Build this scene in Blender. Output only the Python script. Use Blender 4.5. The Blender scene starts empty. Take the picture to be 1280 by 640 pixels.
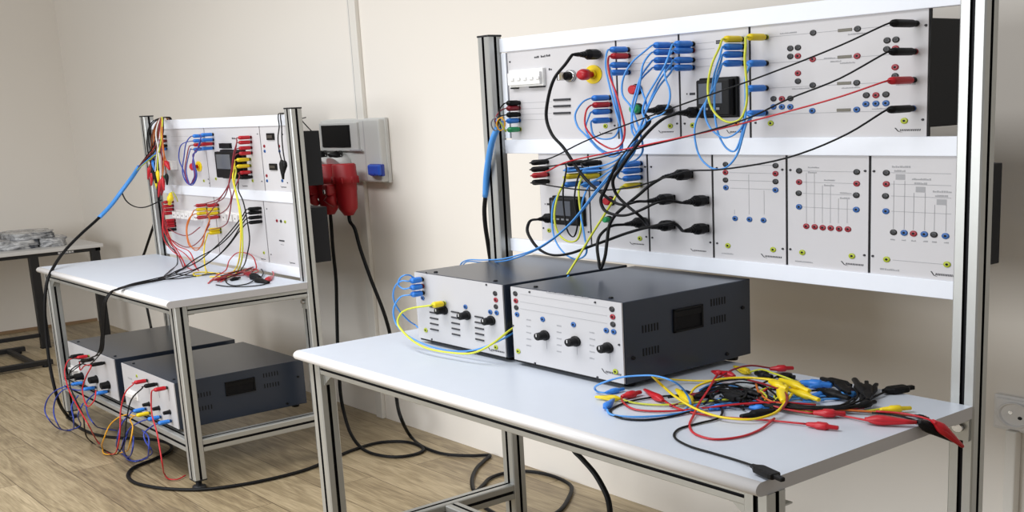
import bpy, bmesh, math, random
from mathutils import Vector as V, Matrix
random.seed(7)
SC = bpy.context.scene
COL = SC.collection
# ------------------------------------------------------------------ camera model (frame 1280 x 640)
FPX, CX, CY = 1439.266, 744.786, 446.743
RM = Matrix(((0.65388509, 0.75549779, -0.04071088), (0.13580753, -0.17013558, -0.97601752), (-0.74430545, 0.63267446, -0.21385141)))
CAM = V((2.98226797, -2.11293306, 1.40068202))
RT = RM.transposed()
def P(px, py, ax, val):
    """the point of the plane ax = val that is seen at (px, py) of the photograph"""
    r = RT @ V(((px-CX)/FPX, (py-CY)/FPX, 1.0)); i = 'xyz'.index(ax)
    return CAM + r*((val-CAM[i])/r[i])
def W(px, py, y): return P(px, py, 'y', y)
TT = 0.75                       # table top height
def T(px, py, h=0.004): return P(px, py, 'z', TT+h)
def G(px, py, h=0.007): return P(px, py, 'z', h)
S = V((1.41, 1.27, 1.0))        # how wide/deep the things stand here for one unit of height
def ts(v): return V((v.x/S.x, v.y/S.y, v.z/S.z))
def fs(v): return V((v.x*S.x, v.y*S.y, v.z*S.z))
# ------------------------------------------------------------------ materials
def lin(c): return tuple(((x/255)/12.92 if x/255 <= .04045 else ((x/255+.055)/1.055)**2.4) for x in c)
MATS = {}
def mat(name, rgb, rough=.5, metal=0., var=.04, scale=30., bump=0., spec=.5):
    if name in MATS: return MATS[name]
    m = bpy.data.materials.new(name); m.use_nodes = True; nt = m.node_tree; b = nt.nodes['Principled BSDF']
    c = lin(rgb)
    tc = nt.nodes.new('ShaderNodeTexCoord'); nz = nt.nodes.new('ShaderNodeTexNoise'); nz.inputs['Scale'].default_value = scale
    nz.inputs['Detail'].default_value = 4
    mx = nt.nodes.new('ShaderNodeMix'); mx.data_type = 'RGBA'
    mx.inputs[6].default_value = (*[x*(1-var) for x in c], 1); mx.inputs[7].default_value = (*[min(1, x*(1+var)) for x in c], 1)
    nt.links.new(tc.outputs['Object'], nz.inputs['Vector']); nt.links.new(nz.outputs['Fac'], mx.inputs[0])
    nt.links.new(mx.outputs[2], b.inputs['Base Color'])
    b.inputs['Roughness'].default_value = rough; b.inputs['Metallic'].default_value = metal
    b.inputs['Specular IOR Level'].default_value = spec
    if bump:
        bp = nt.nodes.new('ShaderNodeBump'); bp.inputs['Strength'].default_value = bump; bp.inputs['Distance'].default_value = .002
        nt.links.new(nz.outputs['Fac'], bp.inputs['Height']); nt.links.new(bp.outputs['Normal'], b.inputs['Normal'])
    MATS[name] = m; return m
M_ALU = mat('aluminium', (182, 183, 180), .36, .5, .03, 60)
M_SLOT = mat('slot_black', (14, 14, 18), .55, 0, .04, 30, 0, .2)
M_CAP = mat('cap_black', (24, 24, 28), .5)
M_RAIL = mat('white_rail', (236, 240, 248), .35, 0, .015)
M_PANEL = mat('panel_grey', (204, 202, 204), .45, 0, .02, 12)
M_BOXP = mat('panel_white', (192, 191, 193), .45, 0, .02, 12)
M_INK = mat('ink', (45, 45, 50), .6)
M_INKL = mat('ink_light', (165, 165, 168), .6)
M_HOUS = mat('housing', (24, 26, 31), .55, 0, .05, 80, .03, .25)
M_BOXT = mat('grey_sheet', (46, 54, 68), .28, 0, .05, 140, .03, .5)
M_DARK = mat('dark_sheet', (16, 17, 20), .5, 0, .04, 30, 0, .25)
M_TOP = mat('laminate', (206, 213, 224), .38, 0, .02, 25)
M_NOSE_LIT = mat('laminate_nose_lit', (240, 238, 238), .35, 0, .015)  # whiter than the top: light falling on the front edge, put into its colour
M_EDGE = mat('edge_band', (188, 186, 187), .5, 0, .02)
M_STEEL = mat('steel', (190, 190, 190), .25, .9)
C_ = {'black': (13, 13, 15), 'red': (190, 22, 36), 'dark_red': (130, 18, 34), 'blue': (46, 126, 218), 'light_blue': (74, 150, 226), 'yellow': (236, 208, 20),
      'lime': (206, 210, 58), 'green': (30, 150, 90), 'orange': (196, 104, 34), 'brown': (120, 62, 30), 'white': (228, 226, 224), 'grey': (120, 122, 126),
      'navy': (40, 60, 150), 'green_yellow': (168, 180, 30), 'jack_red': (150, 22, 40), 'jack_blue': (34, 92, 160), 'jack_black': (22, 22, 24), 'amber': (222, 160, 30)}
def pl(c, rough=.38): return mat('plastic_'+c, C_[c], .5 if c == 'black' else rough, 0, .05, 50, 0, .22 if c == 'black' else .5)
M_SCREEN = mat('screen', (84, 88, 96), .2)
# ------------------------------------------------------------------ mesh builder
class MB:
    def __init__(s): s.v = []; s.f = []; s.m = []; s.sm = []; s.mats = []
    def mi(s, m):
        if m not in s.mats: s.mats.append(m)
        return s.mats.index(m)
    def add(s, vs, fs_, m, smooth=False):
        o = len(s.v); k = s.mi(m); s.v += [V(v) for v in vs]
        for f in fs_: s.f.append([o+i for i in f]); s.m.append(k); s.sm.append(smooth)
    def box(s, x0, x1, y0, y1, z0, z1, m, bev=0):
        x0, x1 = min(x0, x1), max(x0, x1); y0, y1 = min(y0, y1), max(y0, y1); z0, z1 = min(z0, z1), max(z0, z1)
        if not bev:
            vs = [(x, y, z) for z in (z0, z1) for y in (y0, y1) for x in (x0, x1)]
            s.add(vs, [(0, 2, 3, 1), (4, 5, 7, 6), (0, 1, 5, 4), (2, 6, 7, 3), (0, 4, 6, 2), (1, 3, 7, 5)], m); return
        bm = bmesh.new(); bmesh.ops.create_cube(bm, size=1)
        for v in bm.verts: v.co = V(((x0+x1)/2+v.co.x*(x1-x0), (y0+y1)/2+v.co.y*(y1-y0), (z0+z1)/2+v.co.z*(z1-z0)))
        bmesh.ops.bevel(bm, geom=bm.edges[:], offset=bev, segments=2, affect='EDGES', profile=.5)
        bm.verts.ensure_lookup_table(); bm.verts.index_update()
        s.add([v.co.copy() for v in bm.verts], [[v.index for v in f.verts] for f in bm.faces], m); bm.free()
    def rings(s, rings, m, smooth=True, cap=True, mlist=None):
        n = len(rings[0]); o = len(s.v)
        for r in rings: s.v += [V(p) for p in r]
        for i in range(len(rings)-1):
            k = s.mi(mlist[i] if mlist else m)
            for j in range(n):
                a = o+i*n+j; b = o+i*n+(j+1) % n
                s.f.append([a, b, b+n, a+n]); s.m.append(k); s.sm.append(smooth)
        if cap:
            s.f.append([o+j for j in range(n)][::-1]); s.m.append(s.mi(mlist[0] if mlist else m)); s.sm.append(False)
            e = o+(len(rings)-1)*n
            s.f.append([e+j for j in range(n)]); s.m.append(s.mi(mlist[-1] if mlist else m)); s.sm.append(False)
    def loft(s, pts, radii, m, n=8, smooth=True, flat=1.0, mlist=None, pw=None, cap=True, lathe=True):
        """rings along world points; radii in height units (scalar or (u, v)); built round in unit space"""
        q = [ts(V(p)) for p in pts]; N = len(q); tang = []
        for i in range(N):
            d = q[min(i+1, N-1)]-q[max(i-1, 0)]
            if d.length > 1e-9:
                d.normalize()
                if lathe and tang and d.dot(tang[-1]) < 0: d = -d
                tang.append(d)
            else: tang.append(tang[-1] if tang else V((0, 0, 1)))
        up = V((0, 0, 1)) if abs(tang[0].z) < .9 else V((0, 1, 0))
        rings = []; nrm = None
        for i in range(N):
            if nrm is None: nrm = (up-tang[i]*up.dot(tang[i])).normalized()
            else:
                nn = nrm-tang[i]*nrm.dot(tang[i]); nrm = nn.normalized() if nn.length > 1e-6 else nrm
            bi = tang[i].cross(nrm); r = radii[i]; ru, rv = r if isinstance(r, tuple) else (r, r)
            ring = []
            for j in range(n):
                a = 2*math.pi*(j+.5)/n; c, sn = math.cos(a), math.sin(a)
                if pw: c = math.copysign(abs(c)**pw, c); sn = math.copysign(abs(sn)**pw, sn)
                ring.append(fs(q[i]+nrm*(c*rv)+bi*(sn*ru)))
            rings.append(ring)
        s.rings(rings, m, smooth, cap, mlist)
    def cyl(s, a, b, r, m, n=16, r2=None, smooth=True): s.loft([a, b], [r, r if r2 is None else r2], m, n, smooth)
    def tube(s, ctrl, r, m, n=6, sub=5): s.loft(spline(ctrl, sub), [r]*((len(ctrl)-1)*sub+1), m, n, lathe=False)
    def ypoly(s, pts, y0, y1, m):          # an outline in x/z, extruded along y
        n = len(pts)
        s.add([(p[0], y0, p[1]) for p in pts]+[(p[0], y1, p[1]) for p in pts],
              [list(range(n)), list(range(n, 2*n))[::-1]]+[(i, i+n, (i+1) % n+n, (i+1) % n) for i in range(n)], m)
    def profile(s, x0, x1, y0, y1, z0, z1, ax):
        """an aluminium extrusion with a black-filled slot on each of its four sides"""
        lo = (x0, y0, z0); hi = (x1, y1, z1); i = 'xyz'.index(ax); u, w = [k for k in range(3) if k != i]
        U0, U1, W0, W1 = lo[u], hi[u], lo[w], hi[w]; du, dw = U1-U0, W1-W0; uc, wc = (U0+U1)/2, (W0+W1)/2
        g, d, c = .1, .12, .06
        pts = [(U0+c*du, W0), (uc-g*du, W0), (uc-g*du, W0+d*dw), (uc+g*du, W0+d*dw), (uc+g*du, W0), (U1-c*du, W0), (U1, W0+c*dw),
               (U1, wc-g*dw), (U1-d*du, wc-g*dw), (U1-d*du, wc+g*dw), (U1, wc+g*dw), (U1, W1-c*dw), (U1-c*du, W1),
               (uc+g*du, W1), (uc+g*du, W1-d*dw), (uc-g*du, W1-d*dw), (uc-g*du, W1), (U0+c*du, W1), (U0, W1-c*dw),
               (U0, wc+g*dw), (U0+d*du, wc+g*dw), (U0+d*du, wc-g*dw), (U0, wc-g*dw), (U0, W0+c*dw)]
        dark = {1, 2, 3, 7, 8, 9, 13, 14, 15, 19, 20, 21}; n = len(pts); o = len(s.v)
        for t in (lo[i], hi[i]):
            for p in pts:
                v = [0, 0, 0]; v[i] = t; v[u], v[w] = p; s.v.append(V(v))
        for j in range(n):
            s.f.append([o+j, o+(j+1) % n, o+n+(j+1) % n, o+n+j]); s.m.append(s.mi(M_SLOT if j in dark else M_ALU)); s.sm.append(False)
        for base in (o, o+n): s.f.append([base+j for j in range(n)]); s.m.append(s.mi(M_ALU)); s.sm.append(False)
def spline(c, sub=5):
    c = [V(p) for p in c]; out = []
    for i in range(len(c)-1):
        p0 = c[i-1] if i else c[i]*2-c[i+1]; p1, p2 = c[i], c[i+1]; p3 = c[i+2] if i+2 < len(c) else c[i+1]*2-c[i]
        # centripetal Catmull-Rom keeps tight turns free of kinks
        t0 = 0; t1 = t0+max((p1-p0).length, 1e-6)**.5; t2 = t1+max((p2-p1).length, 1e-6)**.5; t3 = t2+max((p3-p2).length, 1e-6)**.5
        for k in range(sub):
            t = t1+(t2-t1)*k/sub
            a1 = p0*((t1-t)/(t1-t0))+p1*((t-t0)/(t1-t0)); a2 = p1*((t2-t)/(t2-t1))+p2*((t-t1)/(t2-t1)); a3 = p2*((t3-t)/(t3-t2))+p3*((t-t2)/(t3-t2))
            b1 = a1*((t2-t)/(t2-t0))+a2*((t-t0)/(t2-t0)); b2 = a2*((t3-t)/(t3-t1))+a3*((t-t1)/(t3-t1))
            out.append(b1*((t2-t)/(t2-t1))+b2*((t-t1)/(t2-t1)))
    out.append(c[-1]); return out
WLOC = {}
def link(name, me, loc, parent=None):
    o = bpy.data.objects.new(name, me); COL.objects.link(o); loc = V(loc)
    if parent is not None: o.parent = parent; o.location = loc-WLOC[parent]
    else: o.location = loc
    WLOC[o] = loc; return o
def mesh_of(name, b, origin):
    me = bpy.data.meshes.new(name); me.from_pydata([tuple(v-origin) for v in b.v], [], b.f)
    for m in b.mats: me.materials.append(m)
    me.polygons.foreach_set('material_index', b.m); me.polygons.foreach_set('use_smooth', b.sm)
    bm = bmesh.new(); bm.from_mesh(me); bmesh.ops.recalc_face_normals(bm, faces=bm.faces); bm.to_mesh(me); bm.free(); me.update()
    return me
def obj(name, b, parent=None, base=False):
    lo = V([min(v[i] for v in b.v) for i in range(3)]); hi = V([max(v[i] for v in b.v) for i in range(3)]); c = (lo+hi)/2
    if base: c.z = lo.z
    return link(name, mesh_of(name, b, c), c, parent)
def tag(o, label, cat, group=None):
    o['label'] = label; o['category'] = cat
    if group: o['group'] = group
    return o
def thing(name, loc, label, cat, group=None):
    return tag(link(name, None, loc), label, cat, group)
def struct(name, b): o = obj(name, b); o['kind'] = 'structure'; return o
SHARED = {}
def shared(key, name, build, loc, parent):
    """an instance of a repeated small part: its mesh is made once, each copy is an object of its own"""
    if key not in SHARED:
        b = MB(); build(b); SHARED[key] = mesh_of(key, b, V((0, 0, 0)))
    return link(name, SHARED[key], loc, parent)
# ------------------------------------------------------------------ small repeated parts (all face -y)
def jack(parent, loc, c):
    def build(b):
        m = pl('jack_'+c if 'jack_'+c in C_ else c, .35)
        prof = [(0, .0066), (-.0012, .0066), (-.0020, .0058), (-.0021, .003)]
        b.loft([(0, y, 0) for y, r in prof], [r for y, r in prof], m, 14)
        b.loft([(0, -.0020, 0), (0, -.0023, 0)], [.0026, .0026], M_SLOT if c != 'black' else M_INK, 10)
    return shared('jack_'+c, 'jack', build, loc, parent)
def screw(parent, loc):
    return shared('screw', 'screw', lambda b: b.loft([(0, 0, 0), (0, -.002, 0)], [.0028, .0022], M_INK, 8), loc, parent)
def plug(parent, loc, c, L=.06, base='black'):
    def build(b):
        m = pl(c); k = pl(base)
        ys = [0, .07, .07, .10, .15, .84, .93, .94, 1.0]; rs = [.0066, .0066, .0064, .0076, .0082, .0084, .0070, .0040, .0030]
        b.loft([(0, -L*y, 0) for y in ys], [(r*.95, r) for r in rs], m, 10, mlist=[k, k, m, m, m, m, m, m])
    shared('plug_%s_%s_%.3f' % (c, base, L), 'plug', build, loc, parent)
    return V(loc)+V((0, -L, 0))
def iec(parent, loc, L=.085):
    def build(b):
        m = pl('black', .45)
        ys = [0, .05, .14, .42, .52, .56, .62, .66, .72, .76, .84, 1.0]; rs = [.010, .013, .0145, .0145, .010, .0082, .0088, .0068, .0076, .0058, .0062, .0045]
        b.loft([(0, -L*y, 0) for y in ys], [(r*1.02, r) for r in rs], m, 10, smooth=False)
    shared('iec_%.3f' % L, 'plug', build, loc, parent)
    return V(loc)+V((0, -L, 0))
def logo(b, x, z, y, w=.06, h=.010):
    """the maker's mark: a slanted swoosh with a line of small slanted letters, too small to read"""
    b.ypoly([(x, z+h), (x+.05*w, z+h), (x+.16*w, z+.1*h), (x+.3*w, z-.25*h), (x+.13*w, z)], y-.0006, y, M_INK)
    xx = x+.2*w
    for k in range(11):
        ww = w*random.choice((.045, .055, .06)); b.ypoly([(xx, z+.12*h), (xx+ww*.7, z+.12*h), (xx+ww, z+.62*h), (xx+ww*.3, z+.62*h)], y-.0006, y, M_INK); xx += ww+.016*w
def textline(b, x, z, y, w, h=.004, m=None):
    xx = x
    while xx < x+w:
        ww = h*random.uniform(.6, 1.2)*1.3; b.box(xx, xx+ww*.75, y-.0005, y, z, z+h*random.choice((.7, 1, 1)), m or M_INKL); xx += ww
def hline(b, p, q, y, t=.0011, m=None):
    b.box(min(p.x, q.x), max(p.x, q.x), y-.0004, y, (p.z+q.z)/2-t/2, (p.z+q.z)/2+t/2, m or M_INKL)
def vline(b, p, q, y, t=.0014, m=None):
    b.box((p.x+q.x)/2-t/2, (p.x+q.x)/2+t/2, y-.0004, y, min(p.z, q.z), max(p.z, q.z), m or M_INKL)
# ================================================================== the room
WY, WX = 0.527, -5.78
def floor_mat():
    m = bpy.data.materials.new('laminate_floor'); m.use_nodes = True; nt = m.node_tree; b = nt.nodes['Principled BSDF']; N = nt.nodes.new; L = nt.links.new
    tc = N('ShaderNodeTexCoord')
    br = N('ShaderNodeTexBrick'); br.offset = .37; br.inputs['Scale'].default_value = 1; br.inputs['Mortar Size'].default_value = .0015
    br.inputs['Brick Width'].default_value = 1.6; br.inputs['Row Height'].default_value = .21; br.inputs['Bias'].default_value = 0
    br.inputs['Color1'].default_value = (0, 0, 0, 1); br.inputs['Color2'].default_value = (1, 1, 1, 1); br.inputs['Mortar'].default_value = (.3, .3, .3, 1)
    L(tc.outputs['Object'], br.inputs['Vector'])
    ad = N('ShaderNodeVectorMath'); ad.operation = 'MULTIPLY_ADD'
    L(br.outputs['Color'], ad.inputs[0]); ad.inputs[1].default_value = (5.3, 2.1, 0); L(tc.outputs['Object'], ad.inputs[2])
    mp = N('ShaderNodeMapping'); mp.inputs['Scale'].default_value = (.9, 6.5, 1); L(ad.outputs[0], mp.inputs['Vector'])
    n1 = N('ShaderNodeTexNoise'); n1.inputs['Scale'].default_value = 1.6; n1.inputs['Detail'].default_value = 3; n1.inputs['Distortion'].default_value = .8
    L(mp.outputs[0], n1.inputs['Vector'])
    wv = N('ShaderNodeMath'); wv.operation = 'MULTIPLY'; wv.inputs[1].default_value = 26; L(n1.outputs['Fac'], wv.inputs[0])
    sn = N('ShaderNodeMath'); sn.operation = 'SINE'; L(wv.outputs[0], sn.inputs[0])
    mp2 = N('ShaderNodeMapping'); mp2.inputs['Scale'].default_value = (3, 60, 1); L(ad.outputs[0], mp2.inputs['Vector'])
    n2 = N('ShaderNodeTexNoise'); n2.inputs['Scale'].default_value = 3; n2.inputs['Detail'].default_value = 5; L(mp2.outputs[0], n2.inputs['Vector'])
    mul = N('ShaderNodeMath'); mul.operation = 'MULTIPLY_ADD'; L(sn.outputs[0], mul.inputs[0]); mul.inputs[1].default_value = .11; L(n2.outputs['Fac'], mul.inputs[2])
    m2 = N('ShaderNodeMath'); m2.operation = 'MULTIPLY_ADD'; L(br.outputs['Color'], m2.inputs[0]); m2.inputs[1].default_value = .30; L(mul.outputs[0], m2.inputs[2])
    rp = N('ShaderNodeValToRGB'); e = rp.color_ramp.elements
    e[0].position = .2; e[0].color = (*lin((102, 86, 66)), 1); e[1].position = 1.05; e[1].color = (*lin((186, 168, 136)), 1)
    k = rp.color_ramp.elements.new(.62); k.color = (*lin((152, 135, 105)), 1)
    L(m2.outputs[0], rp.inputs[0])
    mt = N('ShaderNodeMix'); mt.data_type = 'RGBA'; L(br.outputs['Fac'], mt.inputs[0]); L(rp.outputs[0], mt.inputs[6]); mt.inputs[7].default_value = (*lin((84, 66, 48)), 1)
    L(mt.outputs[2], b.inputs['Base Color']); b.inputs['Roughness'].default_value = .42
    return m
M_WALL = mat('wall_paint', (236, 230, 221), .75, 0, .012, 2.2)
M_SKIRT = mat('skirting_wood', (150, 122, 92), .5, 0, .08, 40)
b = MB(); b.box(WX-.1, 5.2, -5.2, WY+.1, -.06, 0, floor_mat()); struct('floor', b)
b = MB(); b.box(WX-.1, 5.2, WY, WY+.1, 0, 3.2, M_WALL); struct('wall_back', b)
b = MB(); b.box(WX-.1, WX, -5.2, WY, 0, 3.2, M_WALL); struct('wall_left', b)
b = MB(); b.box(WX, WX+.012, -5.2, WY, 0, .02, M_SKIRT); struct('baseboard_left', b)
# cable trunking on the back wall
M_TRUNK = mat('trunking', (228, 224, 216), .5, 0, .01)
b = MB(); tx0, tx1 = W(437.5, 0, WY).x, W(447.5, 0, WY).x
b.box(tx0-.002, tx1, WY-.02, WY, 1.35, 3.2, M_TRUNK, .003); b.box(tx0+.012, tx0+.015, WY-.021, WY-.02, 1.35, 3.2, M_EDGE); struct('trim_1', b)
b = MB(); xa = W(462, 300, WY).x; b.box(xa-.04, xa+.02, WY-.02, WY, 0, 1.2, M_TRUNK, .004); struct('trim_2', b)
b = MB(); xa = W(1262, 580, WY).x; xb = W(1276, 580, WY).x; b.box(xa, xb, WY-.03, WY, 0, .55, M_TRUNK, .004); struct('trim_3', b)

# ================================================================== workbenches
def bench(label, X0, X1, pw, pd, LX0, LX1, TX0, TX1, TYf, legy, ztop, rails, ry, xrail_y, rail_h=.034, side_right=True, shelf_z=.148):
    r = thing('workbench', ((TX0+TX1)/2, (TYf+pd)/2, 0), label, 'workbench', 'workbenches')
    TB = .7234
    for x in (X0, X1-pw):
        b = MB(); b.profile(x, x+pw, 0, pd, .035, ztop, 'z'); p = obj('upright', b, r)
        b = MB(); b.box(x-.001, x+pw+.001, -.001, pd+.001, ztop, ztop+.006, M_CAP, .002); obj('end_cap', b, p)
        b = MB(); c = V((x+pw/2, pd/2, 0)); b.loft([c, c+V((0, 0, .012)), c+V((0, 0, .014)), c+V((0, 0, .036))], [.02, .02, .008, .008], M_CAP, 12); obj('foot', b, p)
    for x in (LX0, LX1-pw):
        b = MB(); b.profile(x, x+pw, legy, legy+pd, .042, TB, 'z'); p = obj('leg', b, r)
        b = MB(); b.box(x, x+pw, legy, legy+pd, .036, .042, M_CAP, .001)
        c = V((x+pw/2, legy+pd/2, 0)); b.loft([c, c+V((0, 0, .012)), c+V((0, 0, .016)), c+V((0, 0, .037))], [.021, .02, .009, .009], M_CAP, 12); obj('foot', b, p)
    # worktop with a rounded front edge
    b = MB(); t = TT-TB; h = t/2; n = 10; prof = [(pd*.0+0.0, TB), (TYf+h*1.3, TB)]
    for k in range(1, n): a = math.pi*k/n; prof.append((TYf+h*1.3-h*1.3*math.sin(a), TB+h-h*math.cos(a)))
    prof += [(TYf+h*1.3, TT), (0.0, TT)]
    k = len(prof); vs = [(TX0, y, z) for y, z in prof]+[(TX1, y, z) for y, z in prof]; o = len(b.v)
    for i in range(k):
        nose = 1 <= i <= n; b.add([vs[i], vs[(i+1) % k], vs[k+(i+1) % k], vs[k+i]], [(0, 1, 2, 3)], M_NOSE_LIT if nose else M_TOP, nose)
    b.add(vs[:k], [list(range(k))], M_EDGE); b.add(vs[k:], [list(range(k))[::-1]], M_EDGE)
    me = obj('worktop', b, r)
    bm = bmesh.new(); bm.from_mesh(me.data); bmesh.ops.remove_doubles(bm, verts=bm.verts, dist=1e-5); bmesh.ops.recalc_face_normals(bm, faces=bm.faces); bm.to_mesh(me.data); bm.free()
    # aprons under the top
    b = MB(); b.profile(LX0+pw, LX1-pw, legy+.004, legy+pd, TB-rail_h, TB, 'x'); obj('front_apron', b, r)
    for x in ((LX0, LX1-pw) if side_right else (LX0,)):
        b = MB(); b.profile(x+.002, x+pw-.002, legy+pd, 0, TB-rail_h, TB, 'y'); obj('side_apron', b, r)
    for x in (LX0, LX1-pw):
        b = MB(); b.profile(x+.002, x+pw-.002, legy+pd, 0, shelf_z, shelf_z+.05, 'y'); obj('lower_side_rail', b, r)
    b = MB(); b.profile(LX0+pw, LX1-pw, xrail_y, xrail_y+pd, shelf_z, shelf_z+.05, 'x'); obj('lower_cross_rail', b, r)
    # angle brackets under the apron corners
    for x, s in ((LX0+pw, 1), (LX1-pw, -1)):
        b = MB(); x2 = x+s*.045
        b.box(x, x2, legy+.012, legy+.04, TB-rail_h-.004, TB-rail_h, M_ALU); b.box(x, x+s*.006, legy+.012, legy+.04, TB-rail_h-.032, TB-rail_h, M_ALU)
        b.ypoly([(x, TB-rail_h), (x2, TB-rail_h), (x, TB-rail_h-.032)], legy+.014, legy+.017, M_ALU)
        b.loft([(x+s*.022, legy+.026, TB-rail_h-.004), (x+s*.022, legy+.026, TB-rail_h-.009)], [.006, .006], M_STEEL, 8); obj('bracket', b, r)
    for x in (LX0+pw/2, LX1-pw/2):
        b = MB(); b.box(x-.02, x+.02, legy+pd, legy+pd+.028, TB-rail_h-.003, TB-rail_h, M_ALU); b.box(x-.02, x+.02, legy+pd, legy+pd+.004, TB-rail_h-.03, TB-rail_h, M_ALU)
        obj('bracket', b, r); b = MB(); k = 0 if (not side_right and x > LX0+pw) else rail_h
        b.box(x-.022, x+.022, -.06, 0, TB-k-.004, TB-k, M_ALU); b.box(x-.022, x+.022, -.006, 0, TB-k-.05, TB-k-.004, M_ALU)
        b.loft([(x, -.0055, TB-k-.022), (x, -.016, TB-k-.022)], [.009, .009], M_STEEL, 10); obj('bracket', b, r)
    for nm, (z0, z1) in zip(('top_rail', 'middle_rail', 'bottom_rail'), rails):
        b = MB(); b.box(X0+pw, X1-pw, ry, ry+.016, z0, z1, M_RAIL, .0015); b.box(X0+pw, X1-pw, ry+.016, ry+.03, z0+.008, z1-.008, M_RAIL); obj(nm, b, r)
    return r
bench('long aluminium workbench in the foreground with a white top and rails holding ten modules', 0, 1.7156, .0588, .0488, 0, 1.7156, -.0338, 1.7124, -.6835, -.655, 1.615,
      ((1.5687, 1.6091), (1.266, 1.3072), (.9636, 1.003)), .039, -.270, side_right=False)
bench('farther aluminium workbench on the left with two large grey boxes on its lower rails', -2.9325, -1.2858, .0588, .0488, -2.9325, -1.2858, -2.945, -1.2819, -.575, -.5456, 1.4345,
      ((1.3715, 1.4148), (1.06, 1.1028), (.752, .7935)), .034, -.5456)

# ================================================================== modules of the near bench
PP = .045
def module(label, x0, x1, z0, z1, y=PP, depth=.15, inset=.018, cat='training module'):
    r = thing('training_module', ((x0+x1)/2, y, z0), label, cat, 'training modules of the near bench' if x0 > 0 else 'training modules of the farther bench')
    fp = MB(); fp.box(x0+.0036, x1-.0036, y, y+.004, z0, z1, M_PANEL)
    b = MB(); b.box(x0, x1, y+.0025, y+.009, z0, z1, M_DARK); b.box(x0+.004, x1-.004, y+.009, y+depth, z0+inset, z1-inset, M_HOUS, .002)
    obj('housing', b, r)
    return r, fp
def jacks(r, y, items):
    for px, py, c in items: jack(r, W(px, py, y), c)
def screws(r, y, items):
    for px, py in items: screw(r, W(px, py, y))
def ln(fp, y, x0, y0, x1, y1, m=None):
    p, q = W(x0, y0, y), W(x1, y1, y)
    (hline if abs(p.x-q.x) > abs(p.z-q.z) else vline)(fp, p, q, y, m=m)
UX = [.0850, .5809, .8218, 1.0623, 1.5605]; LXs = [.2135, .4457, .6909, .9314, 1.1744, 1.414, 1.655]
ZU0, ZU1, ZL0, ZL1 = 1.304, 1.572, 1.0, 1.27
K, Rj, Bj, Gy = 'black', 'jack_red', 'jack_blue', 'green_yellow'
R_ = 'red'; B_ = 'blue'
def bar(r, name, px0, px1, py, y, h, m, dep=.004):
    p, q = W(px0, py, y), W(px1, py, y); b = MB(); zc = (p.z+q.z)/2
    b.box(p.x, q.x, y-dep, y, zc-h/2, zc+h/2, m, .0008); return obj(name, b, r)
# --- mains supply module
r, fp = module('wide mains supply module with red mushroom stop button, top row, far left', UX[0], UX[1], ZU0, ZU1)
for z in (128.5, 136, 143, 150): ln(fp, PP, 652, z, 690, z-1.2)
for (x, y) in ((668, 72), (676, 71), (683, 70)): textline(fp, W(x, y, PP).x, W(x, y, PP).z-.002, PP, .018, .006, M_INK)
textline(fp, W(686, 88, PP).x, W(686, 88, PP).z, PP, .012, .006, M_INK)
p = W(749, 168, PP); logo(fp, p.x, p.z, PP, .06, .007)
obj('front_panel', fp, r)
b = MB(); b.box(UX[0]-.024, UX[0]-.001, PP-.004, PP+.006, 1.312, 1.566, M_RAIL, .001); obj('edge_strip', b, r)
p, q = W(640, 88, PP), W(683, 107, PP); b = MB()
M_W = mat('pure_white', (244, 244, 242), .4); b.box(p.x, q.x, PP-.012, PP, q.z, p.z, M_W, .002); b.box(p.x+.004, q.x-.004, PP-.022, PP-.010, q.z+.006, p.z-.009, M_W, .002)
for k in range(5): xx = p.x+(q.x-p.x)*(.12+.19*k); b.box(xx, xx+.018, PP-.027, PP-.020, (p.z+q.z)/2-.006, (p.z+q.z)/2+.002, mat('pure_white', (244, 244, 242), .4), .001)
b.box(p.x+.002, p.x+.03, PP-.011, PP, q.z-.004, q.z, M_DARK); b.box(q.x-.07, q.x-.004, PP-.011, PP, q.z-.004, q.z, M_DARK); obj('circuit_breaker', b, r)
c = W(714, 95, PP); b = MB(); b.loft([c, c+V((0, -.008, 0)), c+V((0, -.010, 0))], [.017, .017, .013], M_STEEL, 20)
b.loft([c+V((0, -.01, 0)), c+V((0, -.03, 0))], [.012, .011], pl('black'), 16); kk = obj('key_switch', b, r)
b = MB(); b.box(c.x-.006, c.x+.006, -.05+PP, PP-.028, c.z-.012, c.z+.012, M_STEEL, .002); obj('knob', b, kk)
c = W(742, 93, PP); b = MB(); b.loft([c, c+V((0, -.003, 0))], [.0255, .0255], pl('yellow'), 24); b.loft([c+V((0, -.003, 0)), c+V((0, -.008, 0))], [.012, .012], pl('yellow'), 16)
es = obj('emergency_stop', b, r)
b = MB(); ys = [.006, .024, .026, .040, .048, .051]; rs = [.008, .008, .0152, .0155, .0125, .007]
b.loft([c+V((0, -y, 0)) for y in ys], rs, pl('red'), 20); obj('mushroom_button', b, es)
for y in (124.5, 132.5, 141.3): bar(r, 'indicator_strip', 692.5, 713.5, y, PP, .0062, M_INK)
M1out = [(762, 122), (763, 130.5), (763, 139), (763, 150)]; M1in = [(649, 128.5), (649, 135), (649, 143), (649, 150.5), (650, 161.5)]
jacks(r, PP, [(*a, c) for a, c in zip(M1out, (K, Rj, K, Bj))]+[(*a, c) for a, c in zip(M1in, (K, Rj, K, Bj, Gy))]+[(757, 157.5, Gy), (749, 68, K)])
screws(r, PP, [(637.5, 77.5), (768.5, 157)])
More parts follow.
